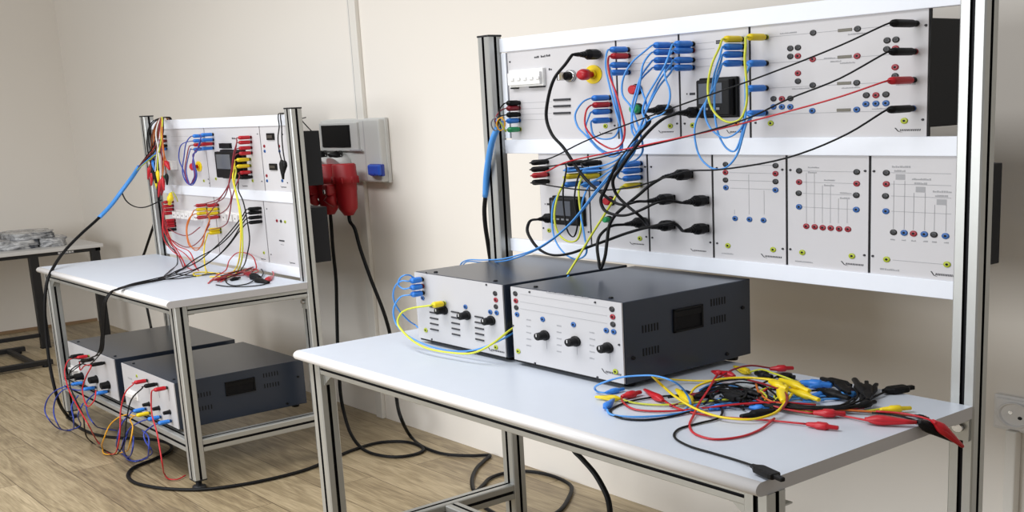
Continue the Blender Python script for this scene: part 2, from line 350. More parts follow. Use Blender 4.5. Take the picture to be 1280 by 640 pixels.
# --- start / stop button module, top row
def button(r, px, py, c, y=PP, rad=.012):
    p = W(px, py, y); b = MB(); b.loft([p, p+V((0, -.004, 0)), p+V((0, -.006, 0))], [rad*1.12, rad*1.12, rad], pl('black'), 18)
    b.loft([p+V((0, -.006, 0)), p+V((0, -.019, 0)), p+V((0, -.022, 0))], [rad*.92, rad*.9, rad*.7], pl(c), 18); return obj('push_button', b, r)
M2in = [(785, 62), (786, 70), (786, 81), (786, 90.5)]; M2out = [(840, 56.5), (840.5, 65), (840.5, 75), (840.5, 84)]
r, fp = module('narrow push-button module in the top row beside the mains supply module', UX[1], UX[2], ZU0, ZU1)
for a, c in zip(M2in, M2out): ln(fp, PP, a[0]+2, (a[1]+c[1])/2, c[0], (a[1]+c[1])/2)
p = W(823, 166, PP); logo(fp, p.x, p.z, PP, .06, .006); obj('front_panel', fp, r)
jacks(r, PP, [(*a, c) for a, c in zip(M2in+M2out, (K, Rj, K, Bj)*2)]+[(838, 157.5, Gy), (838, 137, K)])
button(r, 796.5, 112, 'red', rad=.0135); button(r, 798, 136, 'green', rad=.0135); screws(r, PP, [(846.5, 154.5), (777, 63)])
# --- measuring module, top row
def meter(r, px0, py0, px1, py1, y, dep=.03, ui=True):
    p, q = W(px0, py0, y), W(px1, py1, y); b = MB(); x0, x1, z0, z1 = p.x, q.x, q.z, p.z; w, h = x1-x0, z1-z0
    b.box(x0, x1, y-dep*.35, y, z0, z1, pl('black'), .003); b.box(x0+.06*w, x1-.06*w, y-dep, y-dep*.3, z0+.05*h, z1-.05*h, pl('black'), .004); m = obj('meter', b, r)
    b = MB(); b.box(x0+.14*w, x1-.24*w, y-dep-.001, y-dep+.002, z0+.36*h, z1-.14*h, M_SCREEN); obj('display', b, m)
    if ui:
        for k in range(4):
            xx = x0+w*(.16+.15*k); b = MB(); b.box(xx, xx+.09*w, y-dep-.0025, y-dep, z0+.2*h, z0+.26*h, pl('grey'), .0005); obj('key', b, m)
    return m
M3in = [(866, 55), (866, 63), (866, 75), (866, 84.5)]; M3out = [(928, 49), (928, 58.5), (928, 68), (928, 79)]
r, fp = module('measuring module with a black framed display, top row, left of the widest module', UX[2], UX[3], ZU0, ZU1)
for a, c in zip(M3in, M3out): ln(fp, PP, a[0]+2, a[1], 893, a[1]-3)
for x, y, w, h in ((895, 51.5, .02, .004), (895, 54, .02, .004), (858, 117.5, .004, .004), (862, 117.5, .02, .006)):
    q = W(x, y, PP); fp.box(q.x, q.x+w, PP-.0005, PP, q.z-h/2, q.z+h/2, M_INK)
p = W(908, 166.5, PP); logo(fp, p.x, p.z, PP, .06, .008); obj('front_panel', fp, r)
meter(r, 877, 98, 925, 146.5, PP)
jacks(r, PP, [(*a, c) for a, c in zip(M3in+M3out, (K, Rj, K, Bj, Gy, K, K, Bj))]+[(866, 156.5, Gy), (921, 154, 'amber'), (877, 140, K)]); screws(r, PP, [(856, 154.5)])
# --- wide module with many sockets
M4in = [(957.5, 46.5), (957.5, 79), (957.5, 110), (957, 141)]; M4out = [(1145, 29.5), (1143.5, 64.5), (1142, 100), (1141, 135.5)]
r, fp = module('widest module, top row right end, scattered with black, red and blue sockets', UX[3], UX[4], ZU0, ZU1, depth=.16, inset=.022)
for y0, y1 in ((45, 30), (78, 66), (108, 102), (141, 138)): ln(fp, PP, 962, (y0+y1)/2+1, 1138, (y0+y1)/2+1)
for x, y, w in ((975, 43, .05), (1060, 44, .05), (1030, 74, .03), (1038, 78, .03), (990, 112, .05), (1050, 80, .04), (1052, 111, .05), (1120, 107, .05), (1090, 137, .05)): q = W(x, y, PP); textline(fp, q.x, q.z, PP, w, .003)
p = W(1118, 164.5, PP); logo(fp, p.x, p.z, PP, .07, .008); obj('front_panel', fp, r)
jk = [(1016.5, 41, K), (1072, 36, K), (988, 60.5, K), (997.5, 59.5, K), (988, 70.5, K), (997.5, 70, Rj), (1016, 74, Rj), (1071.5, 70, Rj), (997.5, 91.5, Rj), (997.5, 101.5, K), (1016, 106.5, K), (1071, 103.5, K),
      (967, 123.5, K), (977.5, 123.5, Rj), (988, 123, K), (967, 133.5, Bj), (977.5, 133.5, Bj), (988, 133.5, Bj), (1015.5, 138.5, Bj), (1071, 137, Bj), (963.5, 154, Gy), (1130.5, 151, Gy),
      (1109, 50.5, K), (1120, 49.5, K), (1108.5, 61.5, K), (1119.5, 60.5, Rj), (1119, 84, Rj), (1119, 95, K), (1083, 119, K), (1095, 119, Rj), (1107.5, 118, K), (1082.5, 130, Bj), (1095, 129.5, Bj), (1107.5, 129, Bj)]
jacks(r, PP, jk+[(*a, c) for a, c in zip(M4in+M4out, (Gy, K, K, Bj, K, Rj, K, Bj))])
for x0, x1, y in ((1047.5, 1065, 37.5), (1047, 1064.5, 71), (1046.5, 1064, 104), (1046, 1063.5, 137.5)): bar(r, 'name_strip', x0, x1, y, PP, .0066, mat('strip_olive', (112, 108, 96), .5), .001)
screws(r, PP, [(1157.5, 31.5), (1153.5, 149.5), (944.5, 153.5)])
# --- lower row
M5in = [(684, 202), (684, 210.5), (685, 218), (685, 226.5)]; M5out = [(731, 203), (728, 211), (728, 219), (727, 229)]
r, fp = module('measuring module with a black framed display at the left end of the lower row', LXs[0], LXs[1], ZL0, ZL1)
q = W(681, 255, PP); fp.box(q.x, q.x+.004, PP-.0005, PP, q.z-.002, q.z+.002, M_INK); fp.box(q.x+.01, q.x+.03, PP-.0005, PP, q.z-.003, q.z+.003, M_INK)
p = W(720, 305, PP); obj('front_panel', fp, r); meter(r, 693, 244, 733.5, 283, PP)
jacks(r, PP, [(*a, c) for a, c in zip(M5in+M5out, (K, K, Rj, K, K, Bj, Gy, Bj))]+[(686.5, 288, Gy), (690, 272, K)]); screws(r, PP, [(679.5, 285), (736, 290)])
M6in = [(750, 203), (750, 212), (750, 219), (750, 229)]; M6out = [(801, 204), (801, 212.5), (801, 221.5), (801, 231)]
r, fp = module('push-button module in the lower row behind the knot of black cords', LXs[1], LXs[2], ZL0, ZL1)
p = W(787, 305, PP); logo(fp, p.x, p.z, PP, .062, .006); obj('front_panel', fp, r)
jacks(r, PP, [(*a, c) for a, c in zip(M6in+M6out, (K, Bj, Gy, Bj, Bj, Bj, Bj, Gy))]+[(800, 298, Gy), (806, 278, K)])
button(r, 764, 251, 'red', rad=.0125); button(r, 762, 274, 'green', rad=.009); screws(r, PP, [(806.5, 208.5), (808, 296)])
r, fp = module('module with five black mains plugs, middle of the lower row', LXs[2], LXs[3], ZL0, ZL1)
p = W(863, 313.5, PP); logo(fp, p.x, p.z, PP, .062, .006); obj('front_panel', fp, r)
IECS = {'a': (862, 217.5), 'b': (840, 248), 'c': (882, 250), 'd': (840, 281), 'e': (882, 285)}
for k_, (x, y) in IECS.items():
    p = W(x, y, PP); b = MB(); b.box(p.x-.014, p.x+.014, PP-.003, PP, p.z-.010, p.z+.010, pl('black'), .002); obj('socket', b, r)
screws(r, PP, [(814, 208.5), (815.5, 297), (888, 303), (887.5, 209)])
LJ = (K, Rj, K, Bj)
m8a = [(907, 205.5), (907, 215.5), (907, 225), (907.5, 234.5)]; m8b = [(969.5, 207), (969.5, 217), (969.5, 227), (969.5, 237.5)]
r, fp = module('lower row module with three lone blue sockets in a row below its columns', LXs[3], LXs[4], ZL0, ZL1)
for a, c in zip(m8a, m8b): ln(fp, PP, a[0]+5, (a[1]+c[1])/2, c[0]-4, (a[1]+c[1])/2)
for x, y0 in ((918, 262), (936, 218), (955, 238)): ln(fp, PP, x, y0, x+.3, 268)
p = W(951, 321, PP); logo(fp, p.x, p.z, PP, .07, .008); q = W(902, 317, PP); textline(fp, q.x, q.z, PP, .04, .003); obj('front_panel', fp, r)
jacks(r, PP, [(*a, c) for a, c in zip(m8a+m8b, LJ*2)]+[(919, 273, Bj), (937, 274.2, Bj), (954.5, 275.3, Bj), (910, 307, Gy), (966.5, 312, Gy)])
screws(r, PP, [(896.5, 304), (978.5, 311), (978, 212), (896, 210)])
m9a = [(999, 213.5), (999, 227.5), (998.5, 241.5), (999, 258.5)]; m9b = [(1071, 215), (1071, 229.5), (1070.5, 244), (1070.5, 262)]
r, fp = module('lower row module with six red sockets in a row below its columns', LXs[4], LXs[5], ZL0, ZL1)
for a, c in zip(m9a, m9b): ln(fp, PP, a[0]+5, (a[1]+c[1])/2, c[0]-4, (a[1]+c[1])/2)
for k_, x in enumerate((1008, 1018, 1028, 1038, 1048, 1059)): ln(fp, PP, x, 216+8*(k_//2)*2, x, 279)
for x, y in ((1010, 210), (1030, 226), (1050, 242)): q = W(x, y, PP); textline(fp, q.x, q.z, PP, .03, .003); textline(fp, q.x, q.z-.012, PP, .026, .004)
p = W(1051, 330.5, PP); logo(fp, p.x, p.z, PP, .07, .008); q = W(994, 327, PP); textline(fp, q.x, q.z, PP, .05, .003); obj('front_panel', fp, r)
jacks(r, PP, [(*a, c) for a, c in zip(m9a+m9b, LJ*2)]+[(x, y, Rj) for x, y in ((1008, 282.7), (1018.5, 283.5), (1028.5, 284.5), (1038.5, 285), (1049, 286), (1060, 286.5))]+[(1003, 315.5, Gy), (1065, 320, Gy)])
screws(r, PP, [(988, 212.5), (1081.5, 213.7), (988, 311.5), (1080.5, 319)])
m10 = [(1108, 216), (1108, 230), (1107, 245), (1107.5, 264)]
r, fp = module('rightmost lower row module with six mixed-colour sockets under wiring lines', LXs[5], LXs[6], ZL0, ZL1, depth=.147, inset=.026)
for y0, y1 in ((216, 217), (230, 232), (245, 247.5), (264, 267.5)): ln(fp, PP, 1114, (y0+y1)/2, 1189, (y0+y1)/2, M_INKL)
for k_, x in enumerate((1117, 1130.5, 1142, 1156, 1168, 1182.5)): ln(fp, PP, x, 226+15*(k_//2), x+.2, 286+k_*.7)
for x, y in ((1115, 209.5), (1140, 225), (1166, 240.5)):
    q = W(x, y, PP); textline(fp, q.x, q.z, PP, .045, .004); textline(fp, q.x+.006, q.z-.009, PP, .03, .004); fp.box(q.x+.01, q.x+.034, PP-.0004, PP, q.z-.026, q.z-.014, M_INKL)
for k_, x in enumerate((1113, 1127, 1139, 1154, 1165, 1180)): q = W(x, 300+k_*.8, PP); textline(fp, q.x, q.z, PP, .010, .003)
p = W(1163, 344, PP); logo(fp, p.x, p.z, PP, .062, .009); q = W(1100, 337, PP); textline(fp, q.x, q.z, PP, .05, .004); ln(fp, PP, 1116, 325, 1180, 330.5); obj('front_panel', fp, r)
jacks(r, PP, [(*a, c) for a, c in zip(m10, LJ)]+[(1117, 290.3, K), (1130.3, 291, Bj), (1142, 292, Rj), (1155.5, 292.7, Bj), (1167.5, 293.3, K), (1182, 295, Bj), (1108.5, 324.2, Gy), (1184, 330.5, Gy)])
screws(r, PP, [(1092.5, 214), (1091, 320)])

# ================================================================== boxes
def load_box(label, x0, x1, yf, yb, z0, z1, topm, rightside=True, nm='load_box', cat='load box'):
    r = thing(nm, ((x0+x1)/2, (yf+yb)/2, z0-.012), label, cat, 'grey boxes on the near worktop' if x0 > 0 else 'grey boxes under the farther bench')
    b = MB(); b.box(x0, x1, yf+.006, yb, z0, z1, topm, .002); b.box(x0+.006, x1-.006, yf+.004, yf+.007, z0-.003, z1-.003, M_DARK)
    for x in (x0+.05, x1-.09): b.loft([(x+.02, yf+.03, z1), (x+.02, yf+.03, z1+.003)], [.005, .004], M_DARK, 8)
    for y, z in ((yf+.03, z0+.06), (yb-.03, z1-.07), (yb-.09, z0+.015)): b.loft([(x1, y, z), (x1+.004, y, z)], [.005, .004], M_DARK, 8)
    D = yb-yf
    for y0, z in ((.14, .115), (.14, .06), (.67, .145), (.67, .10)):
        for k in range(6): yy = yf+D*(y0+.022*k); b.box(x1, x1+.0008, yy, yy+.004, z0+z-.001, z0+z+.017, M_DARK)
    obj('case', b, r)
    b = MB(); ya, yb2, za, zb = yf+D*.37, yf+D*.60, z0+.098, z0+.155
    for (a, c, e, g) in ((ya, yb2, za, za+.005), (ya, yb2, zb-.005, zb), (ya, ya+.006, za, zb), (yb2-.006, yb2, za, zb)): b.box(x1, x1+.005, a, c, e, g, pl('black'), .001)
    b.box(x1, x1+.0012, ya, yb2, za, zb, M_SLOT); b.box(x1+.001, x1+.004, ya+.006, yb2-.006, zb-.02, zb-.006, pl('black'), .001); obj('handle', b, r)
    for x in (x0+.03, x1-.03):
        for y in (yf+.04, yb-.04):
            b = MB(); b.loft([(x, y, z0-.0118), (x, y, z0)], [.012, .014], pl('black'), 12); obj('foot', b, r)
    fp = MB(); fp.box(x0+.003, x1-.001, yf, yf+.004, z0+.003, z1-.001, M_BOXP)
    return r, fp
BYf = -.3805
def knob(r, px, py, y, rad=.0105, L=.026):
    p = W(px, py, y); b = MB(); b.loft([p, p+V((0, -.004, 0)), p+V((0, -.006, 0)), p+V((0, -L, 0)), p+V((0, -L-.002, 0))], [rad*1.25, rad*1.25, rad, rad*.9, rad*.7], pl('black', .3), 14, smooth=False)
    k = obj('knob', b, r); b = MB(); e = p+V((0, -L-.002, 0)); b.box(e.x-.0015, e.x+.0015, e.y-.001, e.y+.001, e.z, e.z+rad*.7, pl('white')); obj('pointer', b, k)
def screwf(r, items):
    for x, y in items: screw(r, W(x, y, BYf))
r, fp = load_box('large grey box on the near worktop with open handle side, right of two', .6153, 1.0428, BYf, .0577, .762, .9566, M_BOXT)
for y0, y1 in ((367, 385), (376, 396), (385, 405)): ln(fp, BYf, 650, y0+.8, 759, y1-.8)
for cx_, cy_ in ((677, 418), (715, 425.5), (756, 434)):
    for k in range(5): q = W(cx_-19, cy_-15+8*k-3, BYf); textline(fp, q.x, q.z, BYf, .018, .003)
    ln(fp, BYf, cx_+6, cy_, cx_+6.5, cy_+18)
textline(fp, W(683, 368, BYf).x, W(683, 368, BYf).z+.004, BYf, .16, .004)
p = W(752, 465, BYf); logo(fp, p.x, p.z, BYf, .075, .009); obj('front_panel', fp, r)
jacks(r, BYf, [(644.2, 367, K), (645, 376, Rj), (645.5, 384.5, K), (646.5, 393, Bj), (765, 386.5, K), (766, 396, Rj), (766.3, 405.5, K), (767.3, 414.7, Bj), (758, 413, Bj), (678.5, 399, Bj), (717, 405.7, Bj), (648, 439, Gy), (769.5, 464.5, Gy)])
for x, y in ((681.5, 419), (720, 426.5), (760.5, 434.5)): knob(r, x, y, BYf)
screwf(r, [(641.5, 407), (669, 454), (747, 471.5), (774, 431), (744, 378), (662, 365)])
r, fp = load_box('large grey box with rows of short black strips on its front, on the near worktop', .155, .5824, BYf, .0577, .762, .9566, M_BOXT)
p = W(610, 437.5, BYf); logo(fp, p.x, p.z, BYf, .08, .008); obj('front_panel', fp, r)
jacks(r, BYf, [(619, 366.8, K), (620, 375, Rj), (620, 383.3, K), (621, 391, Bj), (613, 390, Bj), (582, 383.5, Bj), (528, 349, K), (528.5, 357.5, Rj), (529, 366, K), (528.5, 372.5, Bj), (555.5, 379, Gy), (532.5, 412.7, Gy), (620, 434, Gy)])
for x, y in ((555.5, 387.5), (584, 394), (614.5, 400.5)): knob(r, x, y, BYf)
for xs, y0, st in (((537.5, 547.5), 384, 7), ((564.5, 574.5), 390.2, 7), ((594, 604.5), 396.3, 7.1)):
    for k in range(5): bar(r, 'indicator_strip', xs[0]+.25*k, xs[1]+.25*k, y0+st*k, BYf, .0042, M_INK, .003)
screwf(r, [(533, 341), (608, 356), (540, 424)])
# ================================================================== the farther bench
LP = .040
UL = [-2.80, -2.2476, -1.6677, -1.345]; LL = [-2.80, -2.2201, -1.7001, -1.345]; LU0, LU1, LL0, LL1 = 1.098, 1.376, .788, 1.065
L1out = [(255, 169.5), (255.5, 175.5), (256, 180.5), (256, 186)]; L1in = [(207.5, 170.5), (208, 176), (208.5, 182), (208.5, 186)]
FW = 'on the farther bench'
r, fp = module('module with yellow-ringed stop button, upper left of the farther bench', UL[0], UL[1], LU0, LU1, LP, .108, .030)
for y in (170.5, 176, 182): ln(fp, LP, 214, y, 236, y)
obj('front_panel', fp, r); p = W(249, 208, LP); c = p; b = MB(); b.loft([c, c+V((0, -.004, 0))], [.024, .024], pl('yellow'), 20); b.loft([c+V((0, -.004, 0)), c+V((0, -.009, 0))], [.012, .012], pl('yellow'), 14); es = obj('emergency_stop', b, r)
b = MB(); b.loft([c+V((0, -y, 0)) for y in (.006, .024, .026, .036, .042)], [.009, .009, .017, .017, .010], pl('red'), 18); obj('mushroom_button', b, es)
p, q = W(211, 200, LP), W(221, 212, LP); b = MB(); b.box(p.x, q.x+.02, LP-.03, LP, q.z, p.z, pl('white'), .003); b.box(p.x+.03, q.x, LP-.04, LP-.03, q.z+.01, q.z+.025, pl('white'), .002); obj('circuit_breaker', b, r)
jacks(r, LP, [(*a, c_) for a, c_ in zip(L1out+L1in, (K, Bj, Rj, Bj, K, Rj, K, Bj))]+[(255, 226, Gy), (209, 221, 'green')]); screws(r, LP, [(262, 229)])
L2in = [(266.5, 168), (267, 174.5), (267, 179.5), (267, 185)]; L2out = [(314, 171.5), (314.3, 177.5), (314.6, 184.5), (315, 191)]; L2low = [(313, 199), (313.3, 207), (314.5, 215), (315, 221)]
r, fp = module('module with a black framed display behind red and yellow plugs, farther bench upper row', UL[1], UL[2], LU0, LU1, LP, .108, .030)
q = W(277, 183, LP); fp.box(q.x, q.x+.11, LP-.012, LP, q.z-.008, q.z+.014, pl('black')); textline(fp, W(290, 174, LP).x, W(290, 174, LP).z, LP, .03, .007, M_INK); p = W(303, 233, LP); logo(fp, p.x, p.z, LP, .06, .006); obj('front_panel', fp, r)
meter(r, 279, 187, 311, 224, LP, .05, False)
jacks(r, LP, [(*a, c_) for a, c_ in zip(L2in+L2out, (K, Bj, Rj, Bj, Rj, Rj, Rj, Rj))]+[(271.8, 191, Rj), (272.3, 196.3, K), (272.8, 202, Rj), (273.3, 207.2, K), (273.8, 213.3, Rj), (274.3, 218.5, K), (270, 223.5, Gy), (316, 226, Gy)]+[(*a, c_) for a, c_ in zip(L2low, (Gy, Gy, Rj, K))])
screws(r, LP, [(322, 167.5), (327.5, 226.7), (260.5, 224)])
r, fp = module('narrow module with two small square dark displays beside the right upright, farther bench', UL[2], UL[3], LU0, LU1, LP, .108, .030)
p = W(351, 234.5, LP); logo(fp, p.x, p.z, LP, .055, .007); obj('front_panel', fp, r)
for x, y in ((333.8, 166.5), (337.3, 204.3)):
    p, q = W(x, y, LP), W(x+10, y+8.5, LP); b = MB(); b.box(p.x, q.x, LP-.006, LP, q.z, p.z, pl('black'), .002); d = obj('meter', b, r); b = MB(); b.box(p.x+.01, q.x-.01, LP-.0075, LP-.005, q.z+.008, p.z-.008, mat('lcd_dark', (62, 58, 54), .3)); obj('display', b, d)
jacks(r, LP, [(330.5, 182.7, Rj), (331, 189, Bj), (349, 182.7, Rj), (349.5, 189, Bj), (333.5, 219.7, Rj), (334, 226, Bj), (353, 226, Bj)]); screws(r, LP, [(353.5, 168), (359.5, 228.5)])
L4in = [(216.5, 252), (216.7, 257), (217, 261.5), (217.3, 266), (219, 275), (219.3, 278.5), (219.7, 282), (220, 286.5)]; L4out = [(258.5, 256), (259, 261), (259.5, 266), (260, 271)]
r, fp = module('module with red plugs stacked at its left edge, lower left of the farther bench', LL[0], LL[1], LL0, LL1, LP, .112, .026)
obj('front_panel', fp, r)
def terminal(r, x0, x1, y0, y1):
    p, q = W(x0, y0, LP), W(x1, y1, LP); b = MB(); z = (p.z+q.z)/2; n = int(abs(q.x-p.x)/.05)
    b.box(p.x, q.x, LP-.008, LP, z-.022, z+.022, pl('white'), .001)
    for k in range(n): xx = p.x+(k+.1)*(q.x-p.x)/n; b.box(xx, xx+.044, LP-.03, LP-.007, z-.017, z+.014, pl('white'), .002); b.box(xx+.018, xx+.024, LP-.031, LP-.029, z-.005, z+.001, M_DARK)
    obj('terminal_strip', b, r)
terminal(r, 222, 254, 266.5, 271.5)
jacks(r, LP, [(*a, c_) for a, c_ in zip(L4in, (Rj, Rj, Rj, Rj, Rj, Rj, Rj, K))]+[(*a, c_) for a, c_ in zip(L4out, (Rj, Gy, Gy, Rj))])
L5in = [(273, 256), (273.5, 261), (274, 266), (274.5, 271)]; L5mid = [(276, 286), (276.4, 290)]; L5out = [(326, 260.2), (326.2, 265), (326.6, 271), (327, 276.8)]
r, fp = module('module with four black plugs stacked at its right edge, farther bench lower row', LL[1], LL[2], LL0, LL1, LP, .112, .026)
p = W(326, 324, LP); logo(fp, p.x, p.z, LP, .05, .006); obj('front_panel', fp, r); terminal(r, 284, 306, 270, 273)
jacks(r, LP, [(*a, c_) for a, c_ in zip(L5in+L5mid+L5out, (Rj, Gy, Gy, Rj, Gy, Gy, K, K, K, K))]+[(330, 316, Gy)])
r, fp = module('nearly empty module beside the right upright, lower row of the farther bench', LL[2], LL[3], LL0, LL1, LP, .112, .026)
p = W(362, 329, LP); logo(fp, p.x, p.z, LP, .055, .007); q = W(349, 300.5, LP); fp.box(q.x, q.x+.05, LP-.0006, LP, q.z-.003, q.z+.003, M_INK); textline(fp, W(351, 306, LP).x, W(351, 306, LP).z, LP, .03, .003); obj('front_panel', fp, r)
jacks(r, LP, [(346.3, 276, Rj), (351.3, 276.5, K), (356.5, 277.3, Gy)]); screws(r, LP, [(333.5, 261), (339, 318)])
# boxes on the lower rails
BYf = -.5245
LB1 = [(98, 455), (107, 460), (118, 468)]
r, fp = load_box('left large grey box under the farther bench, crowded with plugs', -2.785, -2.135, BYf, .03, .212, .402, M_BOXT)
obj('front_panel', fp, r); p, q = W(89, 456, BYf), W(99, 466, BYf); b = MB(); b.box(p.x, q.x+.02, BYf-.004, BYf, q.z, p.z, pl('white'), .001); b.box(p.x+.01, q.x, BYf-.02, BYf-.003, q.z+.008, p.z-.008, pl('white'), .003); obj('circuit_breaker', b, r)
jacks(r, BYf, [(104, 443.5, K), (117, 449, K), (131, 453.5, K), (111, 445, Gy), (105, 478, Bj), (120, 484, Bj), (136, 489, Bj), (99, 470, K)])
for x, y in ((103, 470), (121, 474), (136, 481)):
    p = W(x, y, BYf); b = MB(); b.loft([p, p+V((0, -.003, 0))], [.019, .019], pl('black'), 16); b.loft([p+V((0, -.003, 0)), p+V((0, -.034, 0)), p+V((0, -.036, 0))], [.0165, .015, .011], pl('black'), 12, smooth=False); kk = obj('knob', b, r)
r, fp = load_box('right large grey box under the farther bench, showing its handle side', -2.045, -1.45, BYf, .03, .212, .402, M_BOXT)
L6j = [(184, 475.5), (196.5, 480), (209, 484.5)]; L6y = (188, 516); L6b = [(182.5, 511), (201, 521), (214, 526)]
for (x, y) in L6j: ln(fp, BYf, x+1, y, x+3, y+17, M_INK)
textline(fp, W(160, 473, BYf).x, W(160, 473, BYf).z, BYf, .05, .008, M_INKL); obj('front_panel', fp, r)
p, q = W(160, 485, BYf), W(171, 500, BYf); b = MB(); b.box(p.x, q.x+.03, BYf-.004, BYf, q.z, p.z, pl('white'), .001); b.box(p.x+.012, q.x+.012, BYf-.022, BYf-.003, q.z+.01, p.z-.008, pl('white'), .003); obj('circuit_breaker', b, r)
jacks(r, BYf, [(*a, K) for a in L6j]+[(*L6y, Gy)]+[(*a, Bj) for a in L6b]+[(171, 470, Gy)])
for x, y in ((186.5, 505), (199, 510), (212.5, 515)):
    p = W(x, y, BYf); b = MB(); b.loft([p, p+V((0, -.003, 0)), p+V((0, -.026, 0))], [.011, .0085, .007], pl('black'), 10, smooth=False); obj('knob', b, r)

# ================================================================== table in the back corner
XE = -4.95
M_BLK = mat('black_tube', (20, 20, 22), .45)
r = thing('side_table', (-5.35, -.35, 0), 'black framed table with a pale top in the back left corner', 'table')
b = MB(); b.box(-5.72, XE+.02, -1.25, .375, .617, .640, mat('pale_top', (205, 203, 200), .4), .003); obj('tabletop', b, r)
b = MB()
b.box(XE-.035, XE, -1.2, .36, .594, .617, M_BLK, .002); b.box(-5.70, -5.665, -1.2, .36, .594, .617, M_BLK, .002); b.box(-5.70, XE, .325, .36, .594, .617, M_BLK, .002); b.box(-5.70, XE, -1.2, -1.165, .594, .617, M_BLK, .002); ap = obj('apron', b, r)
b = MB(); q0, q1 = P(72, 315.5, 'x', XE), P(92, 312.5, 'x', XE); b.box(XE, XE+.001, q0.y, q1.y, .597, .614, pl('grey'))
for k in range(6): yy = q0.y+(q1.y-q0.y)*(k+.15)/6; b.box(XE+.001, XE+.0016, yy, yy+(q1.y-q0.y)/9, .601+.002*(k % 2), .610, pl('white'))
obj('sticker', b, ap)
for x, yy_ in ((XE-.045, (-1.19, -.085, .30)), (-5.70, (-1.19,))):
    for y in yy_:
        b = MB(); b.box(x, x+.045, y, y+.055, .004, .597, M_BLK, .003); l = obj('leg', b, r); b = MB(); b.box(x-.002, x+.047, y-.002, y+.057, 0, .008, M_DARK, .001); obj('foot', b, l)
b = MB(); b.box(XE-.035, XE-.01, -1.14, -.085, .075, .10, M_BLK, .003); obj('stretcher', b, r)
b = MB(); b.box(-5.66, XE-.045, -1.17, -1.14, .075, .10, M_BLK, .003); obj('stretcher', b, r)
r = thing('floor_frame', (-4.6, -.6, 0), 'low black tube frame standing on the wooden floor beside the side table', 'frame')
b = MB(); b.box(-4.345, -4.305, -1.6, -.2, .012, .042, M_BLK, .003); obj('side_bar', b, r); b = MB(); b.box(-4.89, -4.345, -.315, -.285, .014, .04, M_BLK, .003); obj('cross_bar', b, r)
b = MB(); b.box(-4.93, -4.89, -1.6, -.2, .012, .042, M_BLK, .003); obj('side_bar', b, r)
for x, y in ((-4.325, -1.55), (-4.325, -.24), (-4.91, -1.55), (-4.91, -.24)):
    b = MB(); b.loft([(x, y, 0), (x, y, .014)], [.016, .014], M_DARK, 10); obj('foot', b, r)
# wrapped parcels
def film():
    m = bpy.data.materials.new('clear_film'); m.use_nodes = True; nt = m.node_tree; bs = nt.nodes['Principled BSDF']
    tc = nt.nodes.new('ShaderNodeTexCoord'); n = nt.nodes.new('ShaderNodeTexNoise'); n.inputs['Scale'].default_value = 14; n.inputs['Detail'].default_value = 5; n.inputs['Distortion'].default_value = 1.2
    rp = nt.nodes.new('ShaderNodeValToRGB'); rp.color_ramp.elements[0].position = .36; rp.color_ramp.elements[1].position = .66
    rp.color_ramp.elements[0].color = (*lin((70, 74, 84)), 1); rp.color_ramp.elements[1].color = (*lin((206, 206, 206)), 1)
    nt.links.new(tc.outputs['Object'], n.inputs['Vector']); nt.links.new(n.outputs['Fac'], rp.inputs[0]); nt.links.new(rp.outputs[0], bs.inputs['Base Color'])
    bs.inputs['Roughness'].default_value = .18; bp = nt.nodes.new('ShaderNodeBump'); bp.inputs['Strength'].default_value = .8; bp.inputs['Distance'].default_value = .01
    nt.links.new(n.outputs['Fac'], bp.inputs['Height']); nt.links.new(bp.outputs[0], bs.inputs['Normal']); return m
M_FILM = film()
from mathutils import noise
def parcel(label, x0, x1, y0, y1, z0, z1, seed):
    bm = bmesh.new(); bmesh.ops.create_cube(bm, size=1); bmesh.ops.subdivide_edges(bm, edges=bm.edges[:], cuts=9, use_grid_fill=True)
    sx, sy, sz = x1-x0, y1-y0, z1-z0
    for v in bm.verts:
        c = v.co.copy(); rr = V((c.x, c.y, c.z)); k = 1-.16*max(0, (abs(c.x)*2)**2+(abs(c.y)*2)**2-1.0)
        n3 = noise.noise_vector(V((c.x*5+seed, c.y*4, c.z*5)))
        zz = c.z if c.z < -.49 else c.z*(1-.25*max(0, (abs(c.x)*2)**2-.3))
        v.co = V(((x0+x1)/2+c.x*sx*k+n3.x*sx*.05, (y0+y1)/2+c.y*sy*k+n3.y*sy*.05, (z0+z1)/2+zz*sz+(n3.z*sz*.14 if c.z > -.49 else 0)))
    b = MB(); bm.verts.ensure_lookup_table(); bm.verts.index_update(); b.add([v.co.copy() for v in bm.verts], [[v.index for v in f.verts] for f in bm.faces], M_FILM, True); bm.free()
    r = obj('wrapped_parcel', b, None, True); tag(r, label, 'parcel', 'wrapped parcels on the side table'); return r
zt = .640
parcel('wide low parcel in crumpled clear film, left of the pile on the side table', -5.55, -5.08, -.26, .05, zt, zt+.062, 1)
parcel('low parcel in crumpled clear film, right of the pile on the side table', -5.50, -5.06, .03, .21, zt, zt+.056, 4)
parcel('flat parcel in clear film lying on top of the others on the side table', -5.52, -5.12, -.14, .16, zt+.054, zt+.097, 9)
parcel('grey wrapped parcel at the left edge of the picture on the side table', -5.40, -5.10, -.62, -.28, zt, zt+.07, 14)

